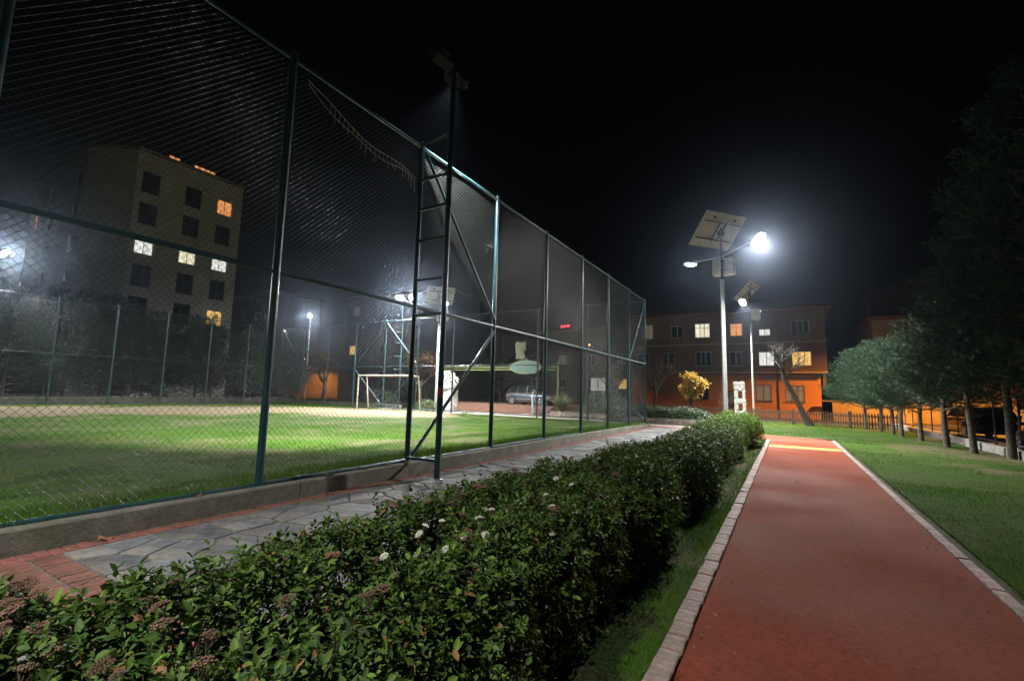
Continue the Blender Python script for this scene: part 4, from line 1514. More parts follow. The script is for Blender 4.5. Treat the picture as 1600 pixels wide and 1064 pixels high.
CA = conifer_proto(1, 4.7, 1.2, 1.75, nb=54)
CB = conifer_proto(2, 5.0, 1.35, 1.8, nb=56, shape=0.6)
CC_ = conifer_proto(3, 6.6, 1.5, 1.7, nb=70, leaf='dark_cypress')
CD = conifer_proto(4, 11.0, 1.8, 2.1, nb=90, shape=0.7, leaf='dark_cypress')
row = [
    ((3.75, 32.9), CA, 0.3, 0.93, 'conifer at the far end of the row, nearest the picket fence'),
    ((4.30, 31.6), CA, 2.0, 0.98, 'second conifer of the row from the picket fence'),
    ((4.45, 29.7), CB, 1.1, 0.88, 'third conifer of the row from the picket fence'),
    ((4.50, 27.7), CA, 3.3, 0.95, 'fourth conifer of the row from the picket fence'),
    ((4.75, 25.4), CB, 4.2, 0.88, 'fifth conifer of the row from the picket fence'),
    ((4.95, 22.9), CB, 5.5, 1.0, 'sixth conifer of the row from the picket fence'),
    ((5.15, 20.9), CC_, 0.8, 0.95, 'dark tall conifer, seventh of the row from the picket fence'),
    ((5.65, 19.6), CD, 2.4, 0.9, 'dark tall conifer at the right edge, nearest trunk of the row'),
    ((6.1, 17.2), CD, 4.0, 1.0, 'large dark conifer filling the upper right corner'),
]
for (x, y), pr, rz, s_, lab in row:
    plant_tree('conifer_tree', lab, 'tree', (x, y, 0), pr, rz, s_, 'row of conifers along the lawn')


def branch_tree(seed, h, spread, levels=4, trunk_r=0.12, lean=(0, 0), leaf=None, nleaf=0, lsize=0.07, first=0.35, up=0.5, extra=None):
    """deciduous tree; returns trunk mesh builder and leaf arrays"""
    rp = random.Random(seed)
    r_ = np.random.default_rng(seed)
    m = MB()
    tips = []

    def grow(p, d, ln, r, lv):
        pts = [p]
        q = p.copy()
        dd = d.copy()
        n = 4
        for i in range(n):
            dd = dd + np.array((rp.uniform(-.18, .18), rp.uniform(-.18, .18), rp.uniform(-.06, .14)))
            dd /= np.linalg.norm(dd)
            q = q + dd * ln / n
            pts.append(q.copy())
        m.path(pts, [r * (1 - 0.45 * i / n) for i in range(n + 1)], 7 if lv == 0 else (5 if lv < 3 else 3), cap=False)
        if lv >= levels:
            tips.extend(pts[1:])
            return
        if lv >= levels - 1:
            tips.extend(pts[2:])
        nk = rp.choice((3, 3, 4)) if lv else rp.choice((4, 5))
        for k in range(nk):
            s_ = rp.uniform(0.55, 1.0) if lv else rp.uniform(0.6, 1.0)
            b = pts[int(s_ * n)]
            az = rp.uniform(0, 2 * PI)
            nd = dd * up + np.array((math.cos(az) * spread, math.sin(az) * spread, rp.uniform(0.05, 0.5)))
            nd /= np.linalg.norm(nd)
            grow(b, nd, ln * rp.uniform(0.55, 0.8), r * 0.5, lv + 1)
    d0 = np.array((lean[0], lean[1], 1.0))
    grow(np.array((0, 0, -0.05)), d0 / np.linalg.norm(d0), h * first, trunk_r, 0)
    if nleaf:
        T = np.array(tips)
        idx = r_.integers(0, len(T), nleaf)
        pos = T[idx] + r_.normal(size=(nleaf, 3)) * 0.10 * h / 4
        V, F, C = leaves(pos, np.tile((0, 0, 1.0), (nleaf, 1)), r_.uniform(0.6, 1.3, nleaf) * lsize, aspect=0.75, rng=r_, droop=0.3)
        return m, (V, F, C)
    return m, None


# small yellow tree
m, (V, F, C) = branch_tree(17, 3.3, 0.52, 3, 0.05, leaf=1, nleaf=5000, lsize=0.095, first=0.3, up=0.85)
plant_tree('yellow_tree', 'small tree with bright yellow leaves above the clipped hedge', 'tree', (-5.3, 31.6, 0.26),
           (m.mesh('trunk', M['dark_bark']), arr_mesh('crown', V, F, M['yellow_leaf'], C)), 0.4, 1.7)

# bare leaning tree by the picket fence
t = thing('bare_tree', 'dark bare tree with leaning trunk in front of the orange house', 'tree', (1.12, 34.3, 0))
m = MB()
m.path([(0.05, 0, -0.05), (0, 0, 0.1), (-0.28, 0, 0.75), (-0.62, 0.05, 1.6), (-0.95, 0.1, 2.35), (-1.25, 0.1, 2.9), (-1.30, 0.1, 3.7), (-1.22, 0.1, 4.5)],
       [0.30, 0.24, 0.17, 0.15, 0.14, 0.13, 0.09, 0.06], 9)
m.build('trunk', M['dark_bark'], t)
mm, _ = branch_tree(31, 4.2, 0.8, 4, 0.075, first=0.36, up=0.6)
b = mm.build('branches', M['dark_bark'], t)
b.location = (-1.24, 0.1, 2.85)
mm, _ = branch_tree(36, 3.4, 0.95, 4, 0.06, lean=(0.9, 0), first=0.36, up=0.7)
b = mm.build('branches', M['dark_bark'], t)
b.location = (-1.24, 0.1, 2.9)

# bare shrub-tree behind the pole
mm, _ = branch_tree(44, 3.6, 0.75, 4, 0.05, first=0.34, up=0.8)
t = thing('bare_tree', 'thin leafless tree behind the nearest solar lamp', 'tree', (-3.3, 33.6, 0.0))
mm.build('trunk', M['twig'], t)
mm, _ = branch_tree(47, 7.0, 0.6, 4, 0.14, lean=(0.35, 0), first=0.36, up=0.8)
t = thing('bare_tree', 'large dark leafless tree before the house, right of the fence corner', 'tree', (-9.2, 37.0, 0.0))
mm.build('trunk', M['dark_bark'], t)
mm, _ = branch_tree(48, 4.2, 0.8, 4, 0.07, first=0.3, up=0.6)
t = thing('bare_tree', 'low bare tree behind the row of conifers at the right', 'tree', (8.2, 27.3, -0.02))
mm.build('trunk', M['dark_bark'], t)

# trees beyond the pitch
DA = conifer_proto(21, 6.5, 0.7, 2.3, leaf='cypress', dens=0.7)
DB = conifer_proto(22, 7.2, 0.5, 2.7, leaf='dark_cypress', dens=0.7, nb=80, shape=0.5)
bgt = [
    ((-41.2, 27.0), DA, 1.0, 1.0, 'pale lit conifer at the far corner of the pitch'),
    ((-44.0, 25.2), DA, 3.0, 1.05, 'dark conifer left of the far corner of the pitch'),
    ((-43.6, 21.6), DB, 0.5, 0.9, 'dark conifer beyond the far touchline, right of the small car'),
    ((-45.2, 18.4), DB, 2.5, 1.0, 'dark conifer beyond the far touchline, below the apartment windows'),
    ((-43.4, 15.6), DB, 4.2, 1.0, 'dark conifer beyond the far touchline, left of the apartment windows'),
    ((-44.8, 12.2), DB, 5.0, 1.1, 'dark conifer beyond the far touchline, before the blank wall'),
    ((-43.6, 9.0), DB, 0.2, 1.05, 'dark conifer at the left edge beyond the far touchline'),
    ((-46.8, 21.8), DB, 1.6, 1.05, 'second-row dark conifer beyond the far touchline, before the yellow apartment window'),
    ((-47.2, 15.0), DB, 3.4, 1.15, 'second-row dark conifer beyond the far touchline, before the cut corner of the block'),
]
for (x, y), pr, rz, s_, lab in bgt:
    plant_tree('conifer_tree', lab, 'tree', (x, y, 0), pr, rz, s_, 'conifers beyond the pitch')
for i, (x, y, sd, h, lean, lab) in enumerate([
        (-37.4, 28.2, 61, 8.0, (0.28, 0), 'leaning tree with brown leaves behind the far corner of the pitch'),
        (-27.8, 31.0, 62, 7.5, (0.05, 0), 'dark tree with brown leaves behind the goal'),
        (-13.9, 42.0, 63, 7.0, (0, 0), 'tree lit orange by the sodium lamp beyond the pitch'),
        (-21.5, 40.5, 64, 8.5, (0, 0), 'dark leafy tree behind the parked grey car'),
        (-26.0, 41.5, 65, 8.5, (0, 0), 'dark leafy tree left of the parked grey car'),
        (-33.0, 38.0, 66, 8.0, (0, 0), 'dark leafy tree between goal and orange house wall')]):
    brown = i in (0, 1, 2)
    mm, (V, F, C) = branch_tree(sd, h, 0.7, 4, 0.17, lean=lean, nleaf=5200 if not brown else 2600, lsize=0.17, first=0.34, up=0.7)
    plant_tree('leafy_tree', lab, 'tree', (x, y, 0), (mm.mesh('trunk', M['bark']), arr_mesh('crown', V, F, M['brown_leaf' if brown else 'dark_leaf'], C)), 0, 1.0, 'trees beyond the end fence')


# shrubs
def ball_shrub(name, label, loc, rx, ry, rz_, n, size, material, group=None):
    t = thing(name, label, 'shrub', loc, 0, group)
    d = unit(RNG.normal(size=(n, 3)))
    d[:, 2] = np.abs(d[:, 2])
    k = 0.72 + 0.3 * RNG.uniform(size=(n, 1)) ** 0.5 + 0.12 * (vnoise(d[:, 0] * 3 + 5, d[:, 1] * 3 + d[:, 2] * 4, 1.3, 81)[:, None] - 0.5)
    p = d * k * np.array((rx, ry, rz_))
    V, F, C = leaves(p, d, RNG.uniform(0.7, 1.3, n) * size, aspect=0.5, detail=False)
    o = link('foliage', arr_mesh('foliage', V, F, material, C), t)
    o['kind'] = 'stuff'
    m = MB()
    for i in range(9):
        a = i * 0.7
        m.path([(0, 0, -0.02), (math.cos(a) * rx * .3, math.sin(a) * ry * .3, rz_ * .4), (math.cos(a) * rx * .6, math.sin(a) * ry * .6, rz_ * .75)], [0.03, 0.02, 0.008], 4, cap=False)
    m.build('stems', M['twig'], t)
    return t


ball_shrub('rounded_shrub', 'grey green shrub at the foot of the white stone block', (-22.9, 26.4, 0), 1.5, 0.7, 0.95, 1500, 0.11, M['clipped_leaf'])
ball_shrub('rounded_shrub', 'rounded shrub below the white notice board', (-11.6, 31.3, 0.26), 1.05, 0.9, 1.55, 2200, 0.11, M['clipped_leaf'])
ball_shrub('rounded_shrub', 'rounded shrub right of the white notice board, behind the fence', (-9.9, 30.6, 0.26), 1.0, 0.9, 1.3, 2000, 0.11, M['clipped_leaf'])
ball_shrub('rounded_shrub', 'dark shrub behind the goal', (-29.8, 28.2, 0), 2.4, 0.8, 1.7, 2400, 0.14, M['dark_leaf'])
ball_shrub('rounded_shrub', 'low weed shrub at the foot of the nearest solar lamp', (-3.35, 22.6, 0), 0.45, 0.4, 0.7, 700, 0.08, M['clipped_leaf'])
# strap-leaved clump
t = thing('strap_leaf_plant', 'pale clump of long arching strap leaves beside the standing person', 'plant', (-14.2, 31.1, 0.26))
n = 420
a = RNG.uniform(0, 2 * PI, n)
l = RNG.uniform(0.9, 1.75, n)
sp = RNG.uniform(0.1, 0.95, n)
VV, FF, CC = [], [], []
base = np.column_stack([np.cos(a) * 0.18, np.sin(a) * 0.18, np.zeros(n)])
out = np.column_stack([np.cos(a), np.sin(a), np.zeros(n)])
w = np.column_stack([-np.sin(a), np.cos(a), np.zeros(n)]) * 0.022
rows = []
for s_ in (0, 0.35, 0.7, 1.0):
    c = base + out * (sp * l * s_ ** 1.6)[:, None] * 0.95 + np.array((0, 0, 1.0)) * (l * (s_ - 0.45 * sp * s_ ** 2.5))[:, None]
    k = (1.0, 1.0, 0.7, 0.08)[(0, 0.35, 0.7, 1.0).index(s_)]
    rows += [c - w * k, c + w * k]
V = np.stack(rows, 1).reshape(-1, 3)
F = (np.arange(n)[:, None, None] * 8 + np.array([[0, 1, 3, 2], [2, 3, 5, 4], [4, 5, 7, 6]])[None]).reshape(-1, 4)
o = link('strap_leaves', arr_mesh('strap_leaves', V, F, M['strap_leaf'], np.repeat(RNG.uniform(0, 1, n), 8)), t)
o['kind'] = 'stuff'


# ================================================================== BUILDINGS
def wall_holes(mb, x0, x1, z0, z1, y, holes, depth=0.16):
    """front wall quads in the plane y (facing -y) with reveals around each hole (hx0,hx1,hz0,hz1)"""
    xs = sorted({x0, x1, *[h[0] for h in holes], *[h[1] for h in holes]})
    zs = sorted({z0, z1, *[h[2] for h in holes], *[h[3] for h in holes]})
    xs = [v for v in xs if x0 <= v <= x1]
    zs = [v for v in zs if z0 <= v <= z1]
    for a, b in zip(xs[:-1], xs[1:]):
        for c, d in zip(zs[:-1], zs[1:]):
            mx, mz = (a + b) / 2, (c + d) / 2
            if any(h[0] < mx < h[1] and h[2] < mz < h[3] for h in holes):
                continue
            mb.add([(a, y, c), (b, y, c), (b, y, d), (a, y, d)], [(0, 1, 2, 3)])
    for a, b, c, d in holes:
        q = y + depth
        mb.add([(a, y, c), (b, y, c), (b, y, d), (a, y, d), (a, q, c), (b, q, c), (b, q, d), (a, q, d)],
               [(0, 4, 5, 1), (1, 5, 6, 2), (2, 6, 7, 3), (3, 7, 4, 0)])


def window(parent, hole, y, glass, frame='frame_white', nx=2, nz=1, sill=True, transom=None, low=None):
    """casement window set back in a hole: frame part with pane sub-parts"""
    a, b, c, d = hole
    t = 0.05
    fm = MB()
    yf = y + 0.10
    fm.box(((a + b) / 2, yf, c + t / 2), (b - a, 0.06, t))
    fm.box(((a + b) / 2, yf, d - t / 2), (b - a, 0.06, t))
    fm.box((a + t / 2, yf, (c + d) / 2), (t, 0.06, d - c - 2 * t))
    fm.box((b - t / 2, yf, (c + d) / 2), (t, 0.06, d - c - 2 * t))
    zz = [c + t, d - t] if transom is None else [c + t, c + (d - c) * transom, d - t]
    if nz > 1 and transom is None:
        zz = list(np.linspace(c + t, d - t, nz + 1))
    xx = list(np.linspace(a + t, b - t, nx + 1))
    for x in xx[1:-1]:
        fm.box((x, yf - 0.004, (c + d) / 2), (0.055, 0.055, d - c - 2 * t))
    for z in zz[1:-1]:
        fm.box(((a + b) / 2, yf - 0.007, z), (b - a - 2 * t, 0.05, 0.05))
    w = fm.build('window', M[frame], parent)
    for i in range(len(xx) - 1):
        for j in range(len(zz) - 1):
            p = MB()
            gm = glass if not (low and j == 0) else low
            p.box(((xx[i] + xx[i + 1]) / 2, yf + 0.012, (zz[j] + zz[j + 1]) / 2), (xx[i + 1] - xx[i], 0.02, zz[j + 1] - zz[j]))
            p.build('pane', M[gm], w)
    if sill:
        s_ = MB()
        s_.box(((a + b) / 2, y - 0.02, c - 0.03), (b - a + 0.16, 0.16, 0.05))
        s_.build('sill', M['concrete'], w)
    return w


# ---- house with the orange lit ground floor
HY = 46.0
house = thing('row_house', 'three-storey house, orange lit at right, with jutting upper floors and lit windows', 'house', (0, HY, 0))
gw = [(-2.35, -1.15, 1.42, 2.80), (-0.12, 1.28, 1.42, 2.78), (-7.4, -6.2, 1.4, 2.8), (-4.75, -3.75, 0.02, 2.3)]
m = MB()
wall_holes(m, -13.4, 2.45, 0, 3.75, 0, gw)
m.add([(2.45, 0, 0), (2.45, 9, 0), (2.45, 9, 3.75), (2.45, 0, 3.75)], [(0, 1, 2, 3)])
m.build('ground_floor_wall', M['plaster_sodium_tint'], house)
UY = -0.8
uw = [(-7.15, -5.8, 4.42, 5.76), (-4.3, -3.3, 4.42, 5.70), (-2.0, -0.83, 4.42, 5.64), (0.45, 1.85, 4.42, 5.60), (-10.2, -9.0, 4.42, 5.70), (-12.6, -11.4, 4.42, 5.70),
      (-7.18, -5.88, 7.06, 8.38), (-4.2, -3.2, 7.1, 8.24), (-1.92, -1.05, 7.03, 7.62), (-9.3, -8.2, 7.1, 8.28), (-12.0, -11.0, 7.1, 8.5), (0.5, 1.8, 7.1, 8.2)]
m = MB()
wall_holes(m, -13.4, 2.9, 3.78, 9.1, UY, uw)
m.add([(2.9, UY, 3.78), (2.9, 9, 3.78), (2.9, 9, 9.1), (2.9, UY, 9.1)], [(0, 1, 2, 3)])
m.add([(-13.4, UY, 3.78), (-13.4, UY, 9.1), (-13.4, 9, 9.1), (-13.4, 9, 3.78)], [(0, 1, 2, 3)])
m.add([(-13.4, UY, 3.78), (-13.4, 0.2, 3.78), (2.9, 0.2, 3.78), (2.9, UY, 3.78)], [(0, 1, 2, 3)])
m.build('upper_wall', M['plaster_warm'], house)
m = MB()
m.box((-5.25, UY - 0.02, 6.42), (16.35, 0.08, 0.10))
m.box((-5.25, UY - 0.02, 3.86), (16.35, 0.07, 0.14))
m.build('string_course', M['plaster_cream'], house)
m = MB()
m.box((-5.25, 3.9, 9.2), (17.1, 10.2, 0.16))
m.add([(-13.9, -1.3, 9.3), (3.4, -1.3, 9.3), (3.4, 9.2, 9.3), (-13.9, 9.2, 9.3), (-10, 3.9, 10.9), (-0.5, 3.9, 10.9)], [(0, 1, 5, 4), (1, 2, 5), (2, 3, 4, 5), (3, 0, 4)])
rf = m.build('roof', M['roof_tile'], house)
m = MB()
m.box((-3.0, 2.5, 10.8), (0.6, 0.5, 1.2))
m.box((-3.0, 2.5, 11.45), (0.75, 0.65, 0.1))
m.build('chimney', M['plaster_warm'], rf)
window(house, gw[0], 0, 'win_dim', 'frame_dark', 2)
window(house, gw[1], 0, 'win_dim', 'frame_dark', 3, transom=0.7)
window(house, gw[2], 0, 'glass_dark', 'frame_dark', 2)
m = MB()
m.box((-4.25, 0.10, 1.16), (0.96, 0.06, 2.24))
for z in (0.6, 1.65):
    m.box((-4.25, 0.062, z), (0.7, 0.02, 0.8))
d_ = m.build('door', M['frame_dark'], house)
m = MB()
m.tube((-3.9, 0.05, 1.05), (-3.9, 0.0, 1.05), 0.025, 6)
m.build('handle', M['alloy'], d_)
spec = {0: ('glass_dark', 'frame_white', 3), 1: ('glass_dark', 'frame_white', 2), 2: ('win_white', 'frame_white', 2), 3: ('win_yellow', 'frame_white', 3), 4: ('glass_dark', 'frame_white', 2), 5: ('glass_dark', 'frame_white', 2),
        6: ('win_cream', 'frame_white', 3), 7: ('win_orange', 'frame_white', 2), 8: ('win_white', 'frame_white', 2), 9: ('glass_dark', 'frame_white', 2), 10: ('win_dim', 'frame_white', 2), 11: ('glass_dark', 'frame_white', 3)}
for i, h in enumerate(uw):
    g_, f_, n_ = spec[i]
    window(house, h, UY, g_, f_, n_, transom=0.68 if i in (6, 7) else None)
m = MB()
m.tube((-0.62, -0.06, 0.0), (-0.62, -0.06, 3.75), 0.05, 8)
m.tube((-0.62, UY - 0.06, 3.78), (-0.62, UY - 0.06, 9.1), 0.05, 8)
m.build('drain_pipe', M['dark_metal'], house)
m = MB()
m.box((2.72, 0.1, 3.2), (0.22, 0.22, 1.1))
m.build('bracket', M['plaster_warm'], house)

# low garden wall and shed wall right of the house
t = thing('garden_wall', 'low orange lit garden wall with coping right of the house', 'wall', (5.2, 45.3, 0))
m = MB()
m.box((0.4, 0, 0.75), (5.0, 0.2, 1.5))
m.build('wall', M['plaster_cream'], t)
m = MB()
m.box((0.2, 0, 1.56), (6.2, 0.34, 0.10))
m.build('coping', M['concrete'], t)

# ---- second house behind the conifers
h2 = thing('row_house', 'wide orange lit house behind the row of conifers', 'house', (6.2, 47.0, 0))
hw = [(3.2, 4.6, 1.2, 2.7), (8.0, 9.4, 1.2, 2.7), (12.5, 13.9, 1.2, 2.7), (3.2, 4.6, 4.6, 6.0), (8.0, 9.4, 4.6, 6.0), (12.5, 13.9, 4.6, 6.0), (17.0, 18.4, 1.2, 2.7), (17.0, 18.4, 4.6, 6.0)]
m = MB()
wall_holes(m, 0, 24, 0, 8.2, 0, hw)
m.add([(0, 0, 0), (0, 0, 8.2), (0, 9, 8.2), (0, 9, 0)], [(0, 1, 2, 3)])
m.build('wall', M['plaster_cream'], h2)
for i, h in enumerate(hw):
    window(h2, h, 0, 'glass_dark' if i != 4 else 'win_dim', 'frame_white', 2)
m = MB()
m.box((12, 4.2, 8.32), (24.8, 9.6, 0.2))
m.build('roof', M['roof_tile'], h2)
t = thing('tower_house', 'dark higher building rising behind the orange lit houses', 'building', (11.0, 62.0, 0))
tw_ = [(-1.0, 0.6, 10.2, 12.0), (2.2, 3.6, 10.4, 12.0)]
m = MB()
wall_holes(m, -3.0, 6.0, 0, 13.4, 0, tw_)
m.add([(-3, 0, 0), (-3, 0, 13.4), (-3, 8, 13.4), (-3, 8, 0)], [(0, 1, 2, 3)])
m.build('wall', M['plaster_warm'], t)
for h in tw_:
    window(t, h, 0, 'glass_dark', 'frame_dark', 2)
m = MB()
m.add([(-3.6, -0.6, 13.4), (6.6, -0.6, 13.4), (6.6, 8.6, 13.4), (-3.6, 8.6, 13.4), (1.5, 4, 15.2)], [(0, 1, 4), (1, 2, 4), (2, 3, 4), (3, 0, 4), (3, 2, 1, 0)])
m.build('roof', M['roof_tile'], t)

# ---- apartment block on the left (facade faces the pitch)
ap = thing('apartment_block', 'tall grey apartment block with cut corner and scattered lit windows', 'building', (-51.0, 17.0, 0), PI / 2)
aw, ag = [], []
cols = [(0.48, 1.95), (4.1, 5.6), (7.15, 8.65)]
rowz = [20.4, 17.4, 14.3, 11.5, 8.5, 5.5, 2.6]
for ci, (a, b) in enumerate(cols):
    for ri, z in enumerate(rowz):
        lit = {(0, 2): 'win_white', (1, 2): 'win_cream', (2, 2): 'win_white', (2, 0): 'win_orange', (2, 4): 'win_yellow'}.get((ci, ri))
        aw.append((a, b, z - (0.78 if lit else 1.02), z + (0.78 if lit else 1.0)))
        ag.append(lit or 'glass_dark')
m = MB()
wall_holes(m, 0, 9.6, 0, 23.2, 0, aw, 0.22)
m.add([(9.6, 0, 0), (9.6, 12, 0), (9.6, 12, 23.2), (9.6, 0, 23.2)], [(0, 1, 2, 3)])
m.add([(0, 0, 0), (0, 0, 23.2), (-2.4, 3.8, 23.2), (-2.4, 3.8, 0)], [(0, 1, 2, 3)])
m.build('wall', M['plaster_grey'], ap)
# side wall facing the viewpoint: plane x=-2.4, y from 3.8 to 19
sh = [(4.9, 6.3, z - .8, z + .8) for z in rowz[:6]] + [(11.8, 13.2, z - .8, z + .8) for z in rowz[:6]] + [(16.2, 17.2, 17.6, 19.0)]
sw_ = MB()
tmpb = MB()
wall_holes(tmpb, 3.8, 19.0, 0, 23.2, 0, sh, 0.2)
sw_.add([(-2.4 + y, x, z) for x, y, z in tmpb.v], [f[::-1] for f in tmpb.f])
sw_.build('side_wall', M['plaster_grey'], ap)
for h in sh:
    p = MB()
    p.box((-2.4 + 0.12, (h[0] + h[1]) / 2, (h[2] + h[3]) / 2), (0.04, h[1] - h[0], h[3] - h[2]))
    w_ = p.build('window', M['glass_dark'] if h != sh[-1] else M['win_orange'], ap)
    p = MB()
    p.box((-2.4 + 0.09, (h[0] + h[1]) / 2, (h[2] + h[3]) / 2), (0.05, 0.06, h[3] - h[2]))
    p.build('frame', M['frame_dark'], w_)
for h, g_ in zip(aw, ag):
    window(ap, h, 0.06, g_, 'frame_dark' if g_ == 'glass_dark' else 'frame_white', 2, sill=True)
m = MB()
m.prism([(0.05, -0.12), (9.75, -0.12), (9.75, 12.1), (-2.5, 19.2), (-2.55, 3.75)], 23.2, 23.5)
rf = m.build('roof', M['concrete'], ap)
for (a, b) in ((2.45, 3.4), (4.7, 6.7)):
    m = MB()
    n_ = max(2, int((b - a) / 0.45))
    for i in range(n_):
        m.box((a + (i + 0.5) * (b - a) / n_, 0.2, 23.72), ((b - a) / n_ - 0.1, 0.1, 0.22))
    m.build('roof_light', M['win_orange'], rf)

# ---- far blocks
def simple_block(name, label, x0, x1, y, h, wins, material, depth=9):
    t = thing(name, label, 'building', ((x0 + x1) / 2, y, 0))
    cx = (x0 + x1) / 2
    holes = [(a - cx, b - cx, c, d) for a, b, c, d, g_ in wins]
    m = MB()
    wall_holes(m, x0 - cx, x1 - cx, 0, h, 0, holes)
    for s_ in (x0 - cx, x1 - cx):
        f = [(0, 1, 2, 3)] if s_ > 0 else [(3, 2, 1, 0)]
        m.add([(s_, 0, 0), (s_, depth, 0), (s_, depth, h), (s_, 0, h)], f)
    m.build('wall', M[material], t)
    for ho, (a, b, c, d, g_) in zip(holes, wins):
        window(t, ho, 0, g_, 'frame_white', 2)
    m = MB()
    m.box((0, depth / 2 - 0.2, h + 0.12), (x1 - x0 + 0.8, depth + 1.0, 0.24))
    m.build('roof', M['roof_tile'], t)
    return t


def grid_wins(x0, x1, zs, step, lit):
    out, i = [], 0
    x = x0
    while x + 1.3 < x1:
        for z in zs:
            out.append((x, x + 1.3, z, z + 1.4, lit.get(i, 'glass_dark')))
            i += 1
        x += step
    return out


simple_block('apartment_block', 'dark apartment block with one yellow window seen above the goal', -66.0, -44.0, 54.0, 17.0,
             [(-65.0, -63.6, 7.4, 8.9, 'win_yellow'), (-64.5, -63.0, 14.2, 15.7, 'win_dim'), (-50.4, -49.0, 9.6, 11.2, 'win_dim'), (-57.5, -56, 3.0, 4.6, 'glass_dark'), (-57.5, -56, 7.4, 8.9, 'glass_dark'), (-57.5, -56, 11.4, 12.9, 'glass_dark'), (-50.4, -49.0, 5.0, 6.5, 'glass_dark')], 'plaster_warm')
simple_block('apartment_block', 'orange lit building at the right shoulder of the grey apartment block', -96.0, -76.0, 47.0, 18.0,
             grid_wins(-95, -77, (3, 6.5, 10, 13.5), 4.2, {}), 'plaster_warm')
simple_block('apartment_block', 'dark block behind the park entrance sign', -40.0, -14.5, 64.0, 11.0,
             grid_wins(-39, -15, (2.5, 6.0), 4.6, {5: 'win_dim', 8: 'win_yellow'}), 'plaster_warm')
simple_block('low_house', 'low house lit orange beyond the far corner of the pitch', -80.0, -63.0, 50.5, 4.4,
             [(-78.5, -77.0, 1.3, 2.7, 'glass_dark'), (-74, -72.6, 1.3, 2.7, 'glass_dark'), (-67, -65.6, 1.3, 2.7, 'win_orange')], 'plaster_cream')
t = thing('red_sign', 'small glowing red sign high beyond the pitch', 'sign', (-28.5, 63.6, 11.4))
m = MB()
m.box((0, 0.05, 0.35), (1.9, 0.12, 0.5))
m.build('sign_case', M['dark_metal'], t)
for i, (w_, x_) in enumerate(((0.35, -0.6), (0.25, -0.15), (0.45, 0.4))):
    m = MB()
    m.box((x_, -0.03, 0.35 + 0.04 * i), (w_, 0.03, 0.26))
    m.build('lit_panel', M['red_bulb'], t)

# ================================================================== PICKET FENCE, LOW WALLS
pf = thing('picket_fence', 'brown wooden picket fence before the orange house', 'fence', (0.3, 35.2, 0))
m = MB()
prof = [(-0.032, 0.06), (0.032, 0.06), (0.032, 0.86), (0.0, 0.95), (-0.032, 0.86)]
vs = [(x, y, z) for y in (-0.01, 0.01) for x, z in prof]
m.add(vs, [(0, 1, 2, 3, 4), (9, 8, 7, 6, 5)] + [((i + 1) % 5, i, i + 5, (i + 1) % 5 + 5) for i in range(5)])
picket_me = m.mesh('picket', M['wood_fence'])
m = MB()
m.bbox((0, 0, 0.5), (0.10, 0.10, 1.06), 0.02)
fpost_me = m.mesh('post', M['wood_fence'])
line = [(-7.6, 37.2), (0.3, 35.2), (3.3, 32.4), (4.2, 34.5)]
line = [(-7.6, 37.2), (0.3, 35.25), (3.1, 33.4), (5.4, 33.2)]
for a, b in zip(line[:-1], line[1:]):
    L_ = math.hypot(b[0] - a[0], b[1] - a[1])
    an = math.atan2(b[1] - a[1], b[0] - a[0])
    n = int(L_ / 0.135)
    for i in range(n):
        s_ = (i + 0.5) / n
        o = link('picket', picket_me, pf, (a[0] + (b[0] - a[0]) * s_ - 0.3, a[1] + (b[1] - a[1]) * s_ - 35.2, rr.uniform(-.015, .015)), an)
    np_ = max(1, int(L_ / 1.7))
    for i in range(np_ + 1):
        s_ = i / np_
        link('post', fpost_me, pf, (a[0] + (b[0] - a[0]) * s_ - 0.3 + math.sin(an) * -0.07, a[1] + (b[1] - a[1]) * s_ - 35.2 + math.cos(an) * 0.07, 0), an)
    for z in (0.28, 0.74):
        m = MB()
        m.box(((a[0] + b[0]) / 2 - 0.3 - math.sin(an) * 0.03, (a[1] + b[1]) / 2 - 35.2 + math.cos(an) * 0.03, z), (L_, 0.03, 0.07), an)
        m.build('rail', M['wood_fence'], pf)

lw = thing('low_wall', 'low pale concrete wall behind the row of conifer trunks', 'wall', (5.95, 20.0, 0))
for i in range(14):
    m = MB()
    m.bbox((rr.uniform(-.01, .01), -10 + i * 2.0 + 1.0, 0.10), (0.22, 1.98, 0.30), 0.015, rr.uniform(-.004, .004))
    m.build('wall_block', M['pavement'], lw)
rf_ = thing('mesh_railing', 'dark steel railing with posts behind the conifers', 'railing', (6.0, 20.0, 0.25))
for i in range(15):
    m = MB()
    m.tube((0.02, -10 + i * 2.0, -0.02), (0.02, -10 + i * 2.0, 1.7), 0.025, 6)
    m.build('post', M['dark_metal'], rf_)
for z in (0.12, 1.65):
    m = MB()
    m.tube((0.02, -10, z), (0.02, 18, z), 0.018, 6)
    m.build('rail', M['dark_metal'], rf_)

# curb of the lane beyond the pitch, left and right of the corner
lt = thing('low_wall', 'low concrete wall beyond the far touchline of the pitch', 'wall', (-40.0, 14.0, 0))
m = MB()
m.bbox((0, 0, 0.3), (0.25, 27.0, 0.62), 0.02)
m.build('wall', M['concrete'], lt)
m = MB()
m.tube((0, -13.5, 0.72), (0, 13.5, 0.72), 0.03, 6)
m.build('rail', M['dark_metal'], lt)
lt = thing('low_wall', 'low concrete wall behind the goal', 'wall', (-31.5, 26.3, 0))
m = MB()
m.bbox((0, 0, 0.22), (12.0, 0.25, 0.46), 0.02)
m.build('wall', M['concrete'], lt)
m = MB()
m.tube((-6, 0, 0.62), (6, 0, 0.62), 0.03, 6)
m.build('rail', M['dark_metal'], lt)
grid_sheet('outer_lawn', -60, FXE - 0.7, 0, 38, 0.01, 1.0, M['lawn'], lawn_wear, 0.05, 9)
